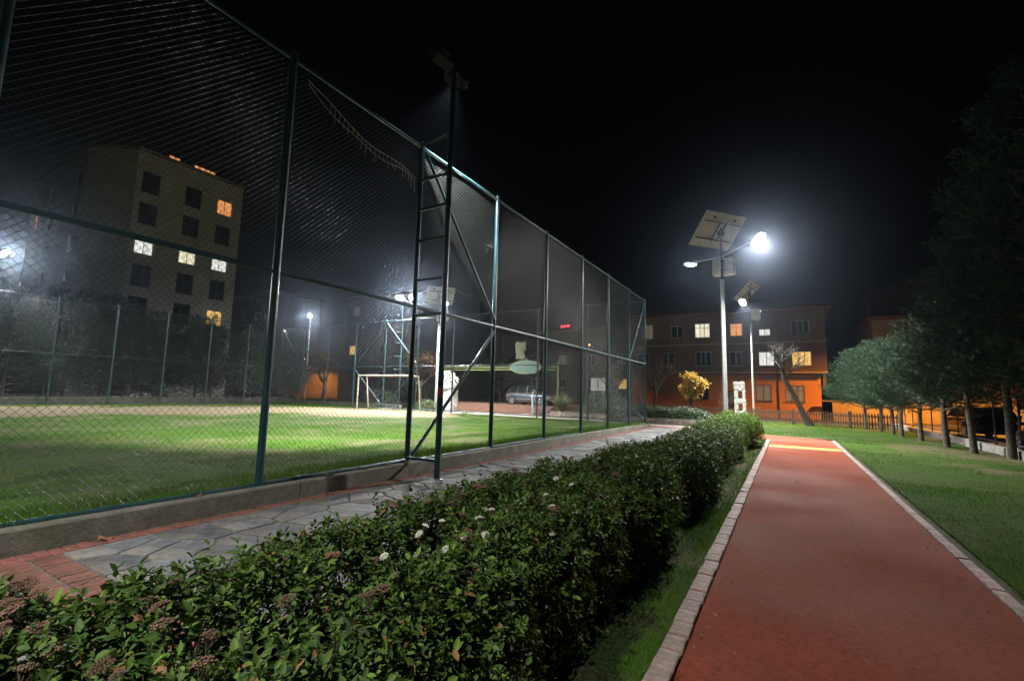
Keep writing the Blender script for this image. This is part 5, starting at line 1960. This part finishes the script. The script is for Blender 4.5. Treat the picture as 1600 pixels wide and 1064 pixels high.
grid_sheet('end_lawn', FXE - 0.6, -26.05, FYE + 0.4, 38, 0.01, 1.0, M['lawn'], lawn_wear, 0.05, 10)

# ================================================================== PITCH AND PARK FURNITURE
goal = thing('football_goal', 'white football goal with flaking paint at the far end of the pitch', 'goal', (-23.9, 22.9, PITCH_Z))
GW, GH = 5.0, 2.35
for s_ in (-1, 1):
    m = MB()
    m.tube((s_ * GW / 2, 0, -0.03), (s_ * GW / 2, 0, GH), 0.05, 10)
    m.build('goal_post', M['goal_white'], goal)
    m = MB()
    m.path([(s_ * GW / 2, 0, GH), (s_ * GW / 2, 0.75, GH - 0.02), (s_ * GW / 2, 1.05, 0.0)], 0.04, 8)
    m.build('back_stay', M['goal_white'], goal)
m = MB()
m.tube((-GW / 2, 0, GH), (GW / 2, 0, GH), 0.052, 10)
m.build('crossbar', M['goal_white'], goal)
m = MB()
m.tube((-GW / 2, 1.05, 0.05), (GW / 2, 1.05, 0.05), 0.03, 8)
m.tube((-GW / 2, 0.75, GH - 0.02), (GW / 2, 0.75, GH - 0.02), 0.03, 8)
m.build('ground_bar', M['goal_white'], goal)


def rough_block(c, size, seed, amp, n=7):
    """hewn stone block: subdivided box with noisy faces"""
    rp = np.random.default_rng(seed)
    import bmesh
    bm = bmesh.new()
    bmesh.ops.create_cube(bm, size=1.0)
    bmesh.ops.subdivide_edges(bm, edges=bm.edges[:], cuts=n, use_grid_fill=True)
    bm.verts.ensure_lookup_table()
    P = np.array([v.co for v in bm.verts])
    rl = np.linalg.norm(P, axis=1)
    Q = P * np.array(size)
    corner = np.clip((np.sort(np.abs(P), 1)[:, 1] - 0.38) / 0.12, 0, 1)
    f = vnoise(Q[:, 0] * 3 + Q[:, 2] * 1.7 + seed, Q[:, 1] * 3 + Q[:, 2] * 2.3, 1.5, seed) - 0.5
    f2 = vnoise(Q[:, 0] * 9 - Q[:, 2] * 5 + seed, Q[:, 1] * 9 + Q[:, 2] * 7, 1.5, seed + 1) - 0.5
    D = P / rl[:, None]
    Q = Q + D * (amp * (f * 1.3 + f2 * 0.8 - corner * 0.8))[:, None]
    for v, q in zip(bm.verts, Q):
        v.co = q + np.array(c)
    return bm


def stone_part(name, parent, c, size, seed, amp, n=7, material='white_stone'):
    bm = rough_block(c, size, seed, amp, n)
    me = bpy.data.meshes.new(name)
    bm.to_mesh(me)
    bm.free()
    me.materials.append(M[material])
    return link(name, me, parent)


s1 = thing('stone_sculpture', 'slim white stone sculpture pierced by two openings, by the solar lamps', 'sculpture', (-2.42, 31.0, 0.0))
stone_part('base_block', s1, (0, 0, 0.42), (0.86, 0.42, 0.86), 3, 0.04)
for i, (z, h) in enumerate(((1.07, 0.46), (1.83, 0.52))):
    stone_part('upright', s1, (-0.27, 0, z), (0.30, 0.40, h), 10 + i, 0.04, 5)
    stone_part('upright', s1, (0.30 - 0.03 * i, 0, z), (0.24, 0.40, h), 20 + i, 0.05, 5)
stone_part('middle_block', s1, (0.0, 0, 1.43), (0.82, 0.41, 0.30), 31, 0.05)
stone_part('top_block', s1, (-0.03, 0, 2.32), (0.78, 0.40, 0.52), 33, 0.10)
s1.scale = (0.76, 0.9, 1.0)
s2 = thing('stone_sculpture', 'broad white stone block with rough carved top, seen through the fence', 'sculpture', (-23.0, 28.9, 0.0))
stone_part('lower_block', s2, (0, 0, 0.85), (1.55, 0.7, 1.7), 41, 0.05)
stone_part('carved_block', s2, (0, 0, 2.18), (1.62, 0.74, 1.0), 44, 0.20, 14)
stone_part('carved_crest', s2, (0.05, 0, 2.80), (0.95, 0.6, 0.55), 47, 0.20, 12)

# park gate sign
gs = thing('park_gate_sign', 'green oval sign board on yellow-green gate bars beyond the end fence', 'sign', (-17.7, 32.0, 0.0))
m = MB()
for z in (3.62, 3.42):
    m.tube((-8.6, 0, z), (2.9, 0, z), 0.035, 8)
m.build('gate_bar', M['bar_green'], gs)
for x in (2.75, -8.5):
    m = MB()
    m.tube((x, 0, 0.0), (x, 0, 4.0), 0.06, 10)
    m.build('post', M['bar_green'], gs)
N = 32
ring = [(1.42 * math.cos(2 * PI * i / N), 0.55 * math.sin(2 * PI * i / N)) for i in range(N)]
m = MB()
vs = [(x * k, -0.09 - d, 3.62 + z * k) for d, k in ((-0.04, 1.0), (0.03, 1.0), (0.04, 0.97)) for x, z in ring]
m.add(vs, [tuple(range(2 * N, 3 * N)), tuple(range(N))[::-1]] + [(b0 + i, b0 + (i + 1) % N, b0 + N + (i + 1) % N, b0 + N + i) for b0 in (0, N) for i in range(N)])
brd = m.build('oval_board', M['sign_green'], gs)
m = MB()
m.path([(1.40 * math.cos(2 * PI * i / N), -0.14, 3.62 + 0.53 * math.sin(2 * PI * i / N)) for i in range(N + 1)], 0.02, 5, cap=False)
m.build('board_rim', M['bar_green'], brd)
m = MB()
m.path([(-0.12, -0.08, 4.12), (-0.12, -0.08, 4.24), (0, -0.08, 4.32), (0.12, -0.08, 4.24), (0.12, -0.08, 4.12)], 0.05, 6)
m.build('crest', M['sign_green'], brd)

t = thing('torn_cloth', 'pale torn cloth caught on the end fence netting above the oval sign', 'cloth', (-14.05, FYE - 0.12, 3.62))
nx, nz = 14, 16
vs, fs = [], []
for j in range(nz + 1):
    for i in range(nx + 1):
        x, z = i / nx * 0.72, j / nz * 1.02
        vs.append((x + 0.03 * math.sin(7 * z), -0.02 + 0.03 * math.sin(9 * x + 4 * z) + 0.02 * math.sin(13 * z), z + 0.02 * math.sin(11 * x)))
for j in range(nz):
    for i in range(nx):
        cx, cz = (i + .5) / nx, (j + .5) / nz
        if (cx - 1.0) ** 2 + ((cz - 0.33) * 1.1) ** 2 < 0.045:
            continue
        if cz < 0.16 and cx > 0.86:
            continue
        a = j * (nx + 1) + i
        fs.append((a, a + 1, a + nx + 2, a + nx + 1))
m = MB()
m.add(vs, fs, True)
o = m.build('cloth', M['paper'], t)
so = o.modifiers.new('thickness', 'SOLIDIFY')
so.thickness = 0.004

t = thing('notice_board', 'white two-panel notice board among shrubs behind the fence', 'sign', (-11.8, 32.2, 0.26))
for x in (-0.36, 0.36):
    m = MB()
    m.tube((x, 0.04, 0), (x, 0.04, 2.5), 0.03, 8)
    m.build('post', M['galv'], t)
for x in (-0.28, 0.28):
    m = MB()
    m.bbox((x, -0.02, 2.08), (0.5, 0.04, 0.9), 0.008)
    b_ = m.build('board', M['white_paint'], t)
m = MB()
m.box((-0.02, -0.05, 2.15), (0.05, 0.02, 0.6))
m.build('hinge_strip', M['frame_dark'], t)

# terrace steps
ts = bpy.data.objects.new('terrace_steps', None)
COL.objects.link(ts)
ts['kind'] = 'structure'
for i in range(4):
    m = MB()
    m.bbox((-22.2, 31.6 + i * 0.38 + 4, 0.075 + 0.15 * i), (13.0 if i else 13.4, 8.0, 0.15), 0.012)
    m.build('step', M['terrace'], ts)


# ================================================================== CARS
def make_car(label, loc, rz, paint, group='cars parked around the park'):
    t = thing('parked_car', label, 'car', loc, rz, group)
    st = [(-2.2, 0.42, 0.72, 0.66), (-2.15, 0.30, 0.90, 0.78), (-1.7, 0.24, 0.96, 0.86), (-0.8, 0.20, 0.97, 0.89), (0.4, 0.20, 0.96, 0.89), (1.1, 0.20, 0.93, 0.88), (1.75, 0.24, 0.84, 0.84), (2.12, 0.30, 0.72, 0.74), (2.2, 0.40, 0.60, 0.62)]
    m = MB()
    rings = []
    for x, zb, zt, w_ in st:
        rings.append([(x, -w_ * 0.92, zb), (x, -w_, zb + 0.12), (x, -w_ * 1.0, (zb + zt) / 2 + 0.08), (x, -w_ * 0.95, zt - 0.03), (x, -w_ * 0.85, zt), (x, 0, zt + 0.03), (x, w_ * 0.85, zt), (x, w_ * 0.95, zt - 0.03), (x, w_ * 1.0, (zb + zt) / 2 + 0.08), (x, w_, zb + 0.12), (x, w_ * 0.92, zb)])
    K = 11
    vs = [p for r in rings for p in r]
    fs = []
    for i in range(len(rings) - 1):
        for k in range(K):
            k2_ = (k + 1) % K
            fs.append((i * K + k, i * K + k2_, (i + 1) * K + k2_, (i + 1) * K + k))
    fs += [tuple(range(K))[::-1], tuple(range((len(rings) - 1) * K, len(rings) * K))]
    m.add(vs, fs, True)
    body = m.build('body', M[paint], t)
    # glasshouse
    gh = [(-2.05, 0.93, 0.95, 0.76, 0.74), (-1.75, 0.95, 1.42, 0.80, 0.62), (-1.2, 0.96, 1.50, 0.82, 0.63), (0.0, 0.96, 1.52, 0.82, 0.64), (0.45, 0.95, 1.46, 0.82, 0.62), (1.25, 0.92, 0.95, 0.80, 0.74)]
    m = MB()
    vs = []
    for x, zb, zt, wb, wt in gh:
        vs += [(x, -wb, zb), (x, -wt, zt), (x, wt, zt), (x, wb, zb)]
    fs = []
    for i in range(len(gh) - 1):
        for k in range(3):
            fs.append((i * 4 + k, (i + 1) * 4 + k, (i + 1) * 4 + k + 1, i * 4 + k + 1))
    m.add(vs, fs, False)
    m.build('windows', M['glass_dark'], t)
    m = MB()
    vs = []
    for x, zb, zt, wb, wt in gh[1:5]:
        vs += [(x, -wt * 1.02, zt + 0.005), (x, -wt * 0.8, zt + 0.035), (x, wt * 0.8, zt + 0.035), (x, wt * 1.02, zt + 0.005)]
    fs = [(i * 4 + k, (i + 1) * 4 + k, (i + 1) * 4 + k + 1, i * 4 + k + 1) for i in range(3) for k in range(3)]
    m.add(vs, fs, True)
    m.build('roof', M[paint], t)
    m = MB()
    for s_ in (-1, 1):
        for (x0, z0, w0), (x1, z1, w1) in (((-2.02, .95, .78), (-1.72, 1.44, .63)), ((-0.95, .96, .83), (-0.9, 1.52, .645)), ((0.1, .96, .83), (0.0, 1.53, .65)), ((1.22, .93, .80), (0.43, 1.48, .63))):
            m.tube((x0, s_ * w0, z0), (x1, s_ * w1, z1), 0.035, 6)
    m.build('pillars', M[paint], t)
    for x in (-1.38, 1.36):
        for s_ in (-1, 1):
            y_ = s_ * 0.80
            m = MB()
            m.tube((x, y_ + s_ * 0.085, 0.36), (x, y_ + s_ * 0.094, 0.36), 0.40, 20)
            m.build('wheel_arch', M['tyre'], t)
            m = MB()
            m.path([(x, y_ - s_ * 0.10, 0.32), (x, y_ - s_ * 0.08, 0.32), (x, y_ + s_ * 0.10, 0.32), (x, y_ + s_ * 0.125, 0.32)], [0.28, 0.32, 0.32, 0.29], 20)
            wh = m.build('wheel', M['tyre'], t)
            m = MB()
            m.tube((x, y_ + s_ * 0.118, 0.32), (x, y_ + s_ * 0.128, 0.32), 0.07, 10)
            for k in range(5):
                a = k * 2 * PI / 5
                m.obox((x + math.cos(a) * 0.13, y_ + s_ * 0.128, 0.32 + math.sin(a) * 0.13), (math.cos(a) * 0.11, 0, math.sin(a) * 0.11), (0, 0.012, 0), (-math.sin(a) * 0.035, 0, math.cos(a) * 0.035))
            for k in range(20):
                a0, a1 = k * 2 * PI / 20, (k + 1) * 2 * PI / 20
                m.tube((x + math.cos(a0) * 0.235, y_ + s_ * 0.128, 0.32 + math.sin(a0) * 0.235), (x + math.cos(a1) * 0.235, y_ + s_ * 0.128, 0.32 + math.sin(a1) * 0.235), 0.018, 4)
            m.build('rim', M['alloy'], wh)
    for s_ in (-1, 1):
        m = MB()
        m.obox((2.10, s_ * 0.58, 0.66), (0.10, s_ * -0.06, 0), (0, 0.14, 0), (0, 0, 0.06))
        m.build('headlight', M['alloy'], t)
        m = MB()
        m.obox((-2.13, s_ * 0.66, 0.82), (0.05, 0, 0), (0, 0.10, 0), (0, 0, 0.10))
        m.build('tail_light', M['tail_light'], t)
        m = MB()
        m.obox((0.95, s_ * 0.95, 1.0), (0.06, 0, 0), (0, 0.09, 0), (0, 0, 0.06))
        m.build('wing_mirror', M[paint], t)
        m = MB()
        m.obox((0.0, s_ * 0.90, 0.48), (1.0, 0, 0), (0, 0.008, 0), (0, 0, 0.025))
        m.obox((-0.1, s_ * 0.885, 0.80), (0.10, 0, 0), (0, 0.014, 0), (0, 0, 0.016))
        m.obox((-0.2, s_ * 0.86, 0.955), (1.5, 0, 0), (0, 0.012, 0), (0, 0, 0.012))
        m.build('side_trim', M['alloy'], t)
    return t


make_car('grey estate car parked above the terrace steps beyond the pitch', (-18.4, 34.3, 0.61), -0.12, 'car_grey')
make_car('dark car parked behind the low wall at the right edge', (7.6, 21.0, -0.006), PI / 2, 'car_dark')
make_car('dark car parked before the orange lit house wall behind the conifers', (8.0, 31.5, -0.006), PI / 2 + 0.05, 'car_dark')
make_car('silver car parked under the dark trees beyond the far touchline', (-48.5, 18.0, 0.01), 1.3, 'car_silver')
make_car('black car parked beside the pale lit conifer at the far corner', (-47.0, 29.5, 0.01), 0.9, 'car_dark')


# ================================================================== PEOPLE
def clothes_material(name, stops, noise=0.15):
    """one continuous figure coloured by height: shoes, trousers, jacket, neck, hair (cloth colours, not light)"""
    m = bpy.data.materials.new(name)
    m.use_nodes = True
    n, L = m.node_tree.nodes, m.node_tree.links
    b = n['Principled BSDF']
    b.inputs['Roughness'].default_value = 0.85
    tc = n.new('ShaderNodeTexCoord')
    sp = n.new('ShaderNodeSeparateXYZ')
    L.new(tc.outputs['Object'], sp.inputs[0])
    mr = n.new('ShaderNodeMapRange')
    mr.inputs['From Max'].default_value = 1.8
    L.new(sp.outputs['Z'], mr.inputs['Value'])
    ra = n.new('ShaderNodeValToRGB')
    ra.color_ramp.interpolation = 'CONSTANT'
    e = ra.color_ramp.elements
    e[0].position, e[0].color = stops[0][0], (*stops[0][1], 1)
    e[1].position, e[1].color = stops[1][0], (*stops[1][1], 1)
    for p, c in stops[2:]:
        x = e.new(p)
        x.color = (*c, 1)
    L.new(mr.outputs[0], ra.inputs[0])
    L.new(ra.outputs[0], b.inputs['Base Color'])
    return m


def make_person(label, loc, rz, top, trousers, hair=(0.05, 0.045, 0.04)):
    t = thing('person', label, 'person', loc, rz, 'people standing by the gate')
    J = {'pelvis': (0, 0, 0.95, .15), 'waist': (0, 0.0, 1.08, .145), 'chest': (0, 0.01, 1.32, .165), 'neckb': (0, 0.0, 1.47, .075), 'neck': (0, 0.02, 1.54, .058), 'head': (0, 0.045, 1.62, .088), 'crown': (0, 0.04, 1.71, .085),
         'hl': (-0.10, 0, 0.88, .095), 'kl': (-0.11, 0.01, 0.48, .068), 'al': (-0.12, -0.02, 0.10, .05), 'fl': (-0.13, 0.13, 0.04, .042),
         'hr': (0.10, 0, 0.88, .095), 'kr': (0.13, 0.03, 0.48, .068), 'ar': (0.15, 0.02, 0.10, .05), 'fr': (0.17, 0.17, 0.04, .042),
         'sl': (-0.19, 0, 1.42, .07), 'el': (-0.25, -0.03, 1.14, .05), 'wl': (-0.23, 0.08, 0.92, .036), 'nl': (-0.22, 0.11, 0.84, .034),
         'sr': (0.19, 0, 1.42, .07), 'er': (0.25, -0.02, 1.14, .05), 'wr': (0.20, 0.14, 0.96, .036), 'nr': (0.17, 0.19, 0.90, .034)}
    E_ = [('pelvis', 'waist'), ('waist', 'chest'), ('chest', 'neckb'), ('neckb', 'neck'), ('neck', 'head'), ('head', 'crown'),
          ('pelvis', 'hl'), ('hl', 'kl'), ('kl', 'al'), ('al', 'fl'), ('pelvis', 'hr'), ('hr', 'kr'), ('kr', 'ar'), ('ar', 'fr'),
          ('chest', 'sl'), ('sl', 'el'), ('el', 'wl'), ('wl', 'nl'), ('chest', 'sr'), ('sr', 'er'), ('er', 'wr'), ('wr', 'nr')]
    # five fingers on each hand
    for s_, n0 in ((-1, 'nl'), (1, 'nr')):
        x, y, z, _ = J[n0]
        for f, (dx, dy, dz) in enumerate(((-.03, .0, -.075), (-.01, .012, -.085), (.01, .02, -.08), (.03, .026, -.065), (-.035 * s_, .045, -.035))):
            k = f'{n0}{f}'
            J[k] = (x + dx * 0.8, y + dy + 0.015, z + dz, .0095)
            E_.append((n0, k))
    names = list(J)
    me = bpy.data.meshes.new('body')
    me.from_pydata([J[k][:3] for k in names], [(names.index(a), names.index(b)) for a, b in E_], [])
    me.materials.append(clothes_material('clothes', [(0.0, (0.03, 0.025, 0.02)), (0.05, trousers), (0.535, top), (0.83, (0.36, 0.22, 0.16)), (0.918, hair)]))
    o = link('body', me, t)
    sk = o.modifiers.new('skin', 'SKIN')
    sk.use_smooth_shade = True
    for i, k in enumerate(names):
        r = J[k][3]
        me.skin_vertices[0].data[i].radius = (r, r * (0.72 if k in ('chest', 'waist', 'pelvis') else 1.0))
        me.skin_vertices[0].data[i].use_root = (k == 'pelvis')
    o.modifiers.new('smooth', 'SUBSURF').render_levels = 2
    m = MB()
    for s_ in (-1, 1):
        m.obox((s_ * 0.032, 0.131, 1.655), (0.012, 0, 0), (0, 0.004, 0), (0, 0, 0.006))
        m.obox((s_ * 0.092, 0.04, 1.64), (0.01, 0, 0), (0, 0.018, 0), (0, 0, 0.03))
    m.add([(-0.014, 0.128, 1.62), (0.014, 0.128, 1.62), (0, 0.155, 1.622), (0, 0.128, 1.66)], [(0, 1, 2), (1, 3, 2), (3, 0, 2)])
    m.obox((0, 0.128, 1.59), (0.024, 0, 0), (0, 0.004, 0), (0, 0, 0.005))
    m.build('face', M['plaster_warm'], t)
    return t


make_person('person in pale blue-grey jacket and trousers standing beyond the end fence', (-16.2, 30.4, 0.012), -0.9, (0.23, 0.27, 0.33), (0.32, 0.36, 0.42))
make_person('person in dark blue trousers half hidden by a fence post beyond the pitch', (-15.15, 30.0, 0.012), 2.2, (0.05, 0.06, 0.09), (0.10, 0.14, 0.24))

# ================================================================== LITTER AND FALLEN LEAVES
lf = MB()
lf.add([(0, -0.05, 0), (0.035, -0.01, 0.012), (0.03, 0.035, 0.006), (0, 0.06, 0.02), (-0.03, 0.03, 0.004), (-0.034, -0.012, 0.014)], [(0, 1, 2, 3), (0, 3, 4, 5)])
lf_me = lf.mesh('fallen_leaf', mat('dry_leaf', (0.22, 0.12, 0.055), (0.13, 0.07, 0.03), 20, 0.8, rnd=0.3))
spots_ = [(-5.95, 4.75, 0.02), (-5.98, 2.1, 0.02), (-6.2, 3.05, 0.252), (-6.18, 5.6, 0.252), (-6.2, 6.2, 0.252), (-6.17, 4.9, 0.252), (2.4, 9.5, 0.03), (3.2, 8.2, 0.03), (2.6, 17.5, 0.03), (2.9, 18.4, 0.03), (0.1, 10.7, 0.03), (3.8, 15.0, 0.03)]
labels_ = ['dry leaf on the brick border below the concrete edging', 'dry leaf at the foot of the edging near the left edge', 'dry leaf on the edging top near the left edge', 'dry leaf on the edging top between the first two posts',
           'dry leaf on the edging top just before the mast', 'dry leaf on the edging top in the second bay', 'dry leaf on the lawn near the right kerb', 'dry leaf on the near right lawn', 'dry leaf on the far lawn beside the track',
           'dry leaf on the far lawn nearer the trees', 'single dry leaf lying on the red track', 'dry leaf on the lawn below the conifers']
for (x, y, z), lab in zip(spots_, labels_):
    o = link('fallen_leaf', lf_me, None, (x, y, z), rr.uniform(0, 6))
    k = rr.uniform(0.9, 1.6)
    o.scale = (k, k, k * 1.3)
    tag(o, lab, 'leaf', 'fallen leaves')

# leaf crumbs and grit gathered along edges
n = 900
x = np.concatenate([TX0 + 0.02 + np.abs(RNG.normal(size=220)) * 0.12, TX1 - 0.02 - np.abs(RNG.normal(size=160)) * 0.10, RNG.uniform(TX0, TX1, 60), FX + 0.23 + np.abs(RNG.normal(size=200)) * 0.10, RNG.uniform(-5.8, -3.2, 140), RNG.uniform(1.7, 5.4, 120)])
y = np.concatenate([RNG.uniform(1.5, 18, 220), RNG.uniform(3, 18, 160), RNG.uniform(2, 17, 60), RNG.uniform(1, 18, 200), RNG.uniform(1, 18, 140), RNG.uniform(5, 26, 120)])
z = np.concatenate([np.full(440, 0.026), np.full(340, 0.030), np.full(120, 0.035)])
V, F, C = leaves(np.column_stack([x, y, z]), np.tile((0, 0, 1.6), (n, 1)), RNG.uniform(0.008, 0.034, n), aspect=0.6, detail=False)
V[:, 2] = np.maximum(V[:, 2], np.repeat(z, 4) - 0.003)
o = link('leaf_litter', arr_mesh('leaf_litter', V, F, M['brown_leaf'], C))
o['kind'] = 'stuff'
o['label'] = 'crumbs of dry leaves scattered along track, path and lawn'
o['category'] = 'litter'

# ================================================================== HAZE FOR LAMP GLOW
m = MB()
m.box((-30, 30, 15.0), (190, 140, 32.0))
hz = m.build('haze', [])
hz['kind'] = 'stuff'
hz['label'] = 'thin haze added to give the lamps their halos'
hz['category'] = 'haze'
hm = bpy.data.materials.new('glow_haze')
hm.use_nodes = True
hn, hl = hm.node_tree.nodes, hm.node_tree.links
hn.clear()
pv = hn.new('ShaderNodeVolumePrincipled')
pv.inputs['Color'].default_value = (0.62, 0.76, 1.0, 1)
pv.inputs['Density'].default_value = 0.0008  # scattering added to stand in for lens bloom around the lamps
pv.inputs['Anisotropy'].default_value = 0.92
ho_ = hn.new('ShaderNodeOutputMaterial')
hl.new(pv.outputs[0], ho_.inputs['Volume'])
hz.data.materials.clear()
hz.data.materials.append(hm)
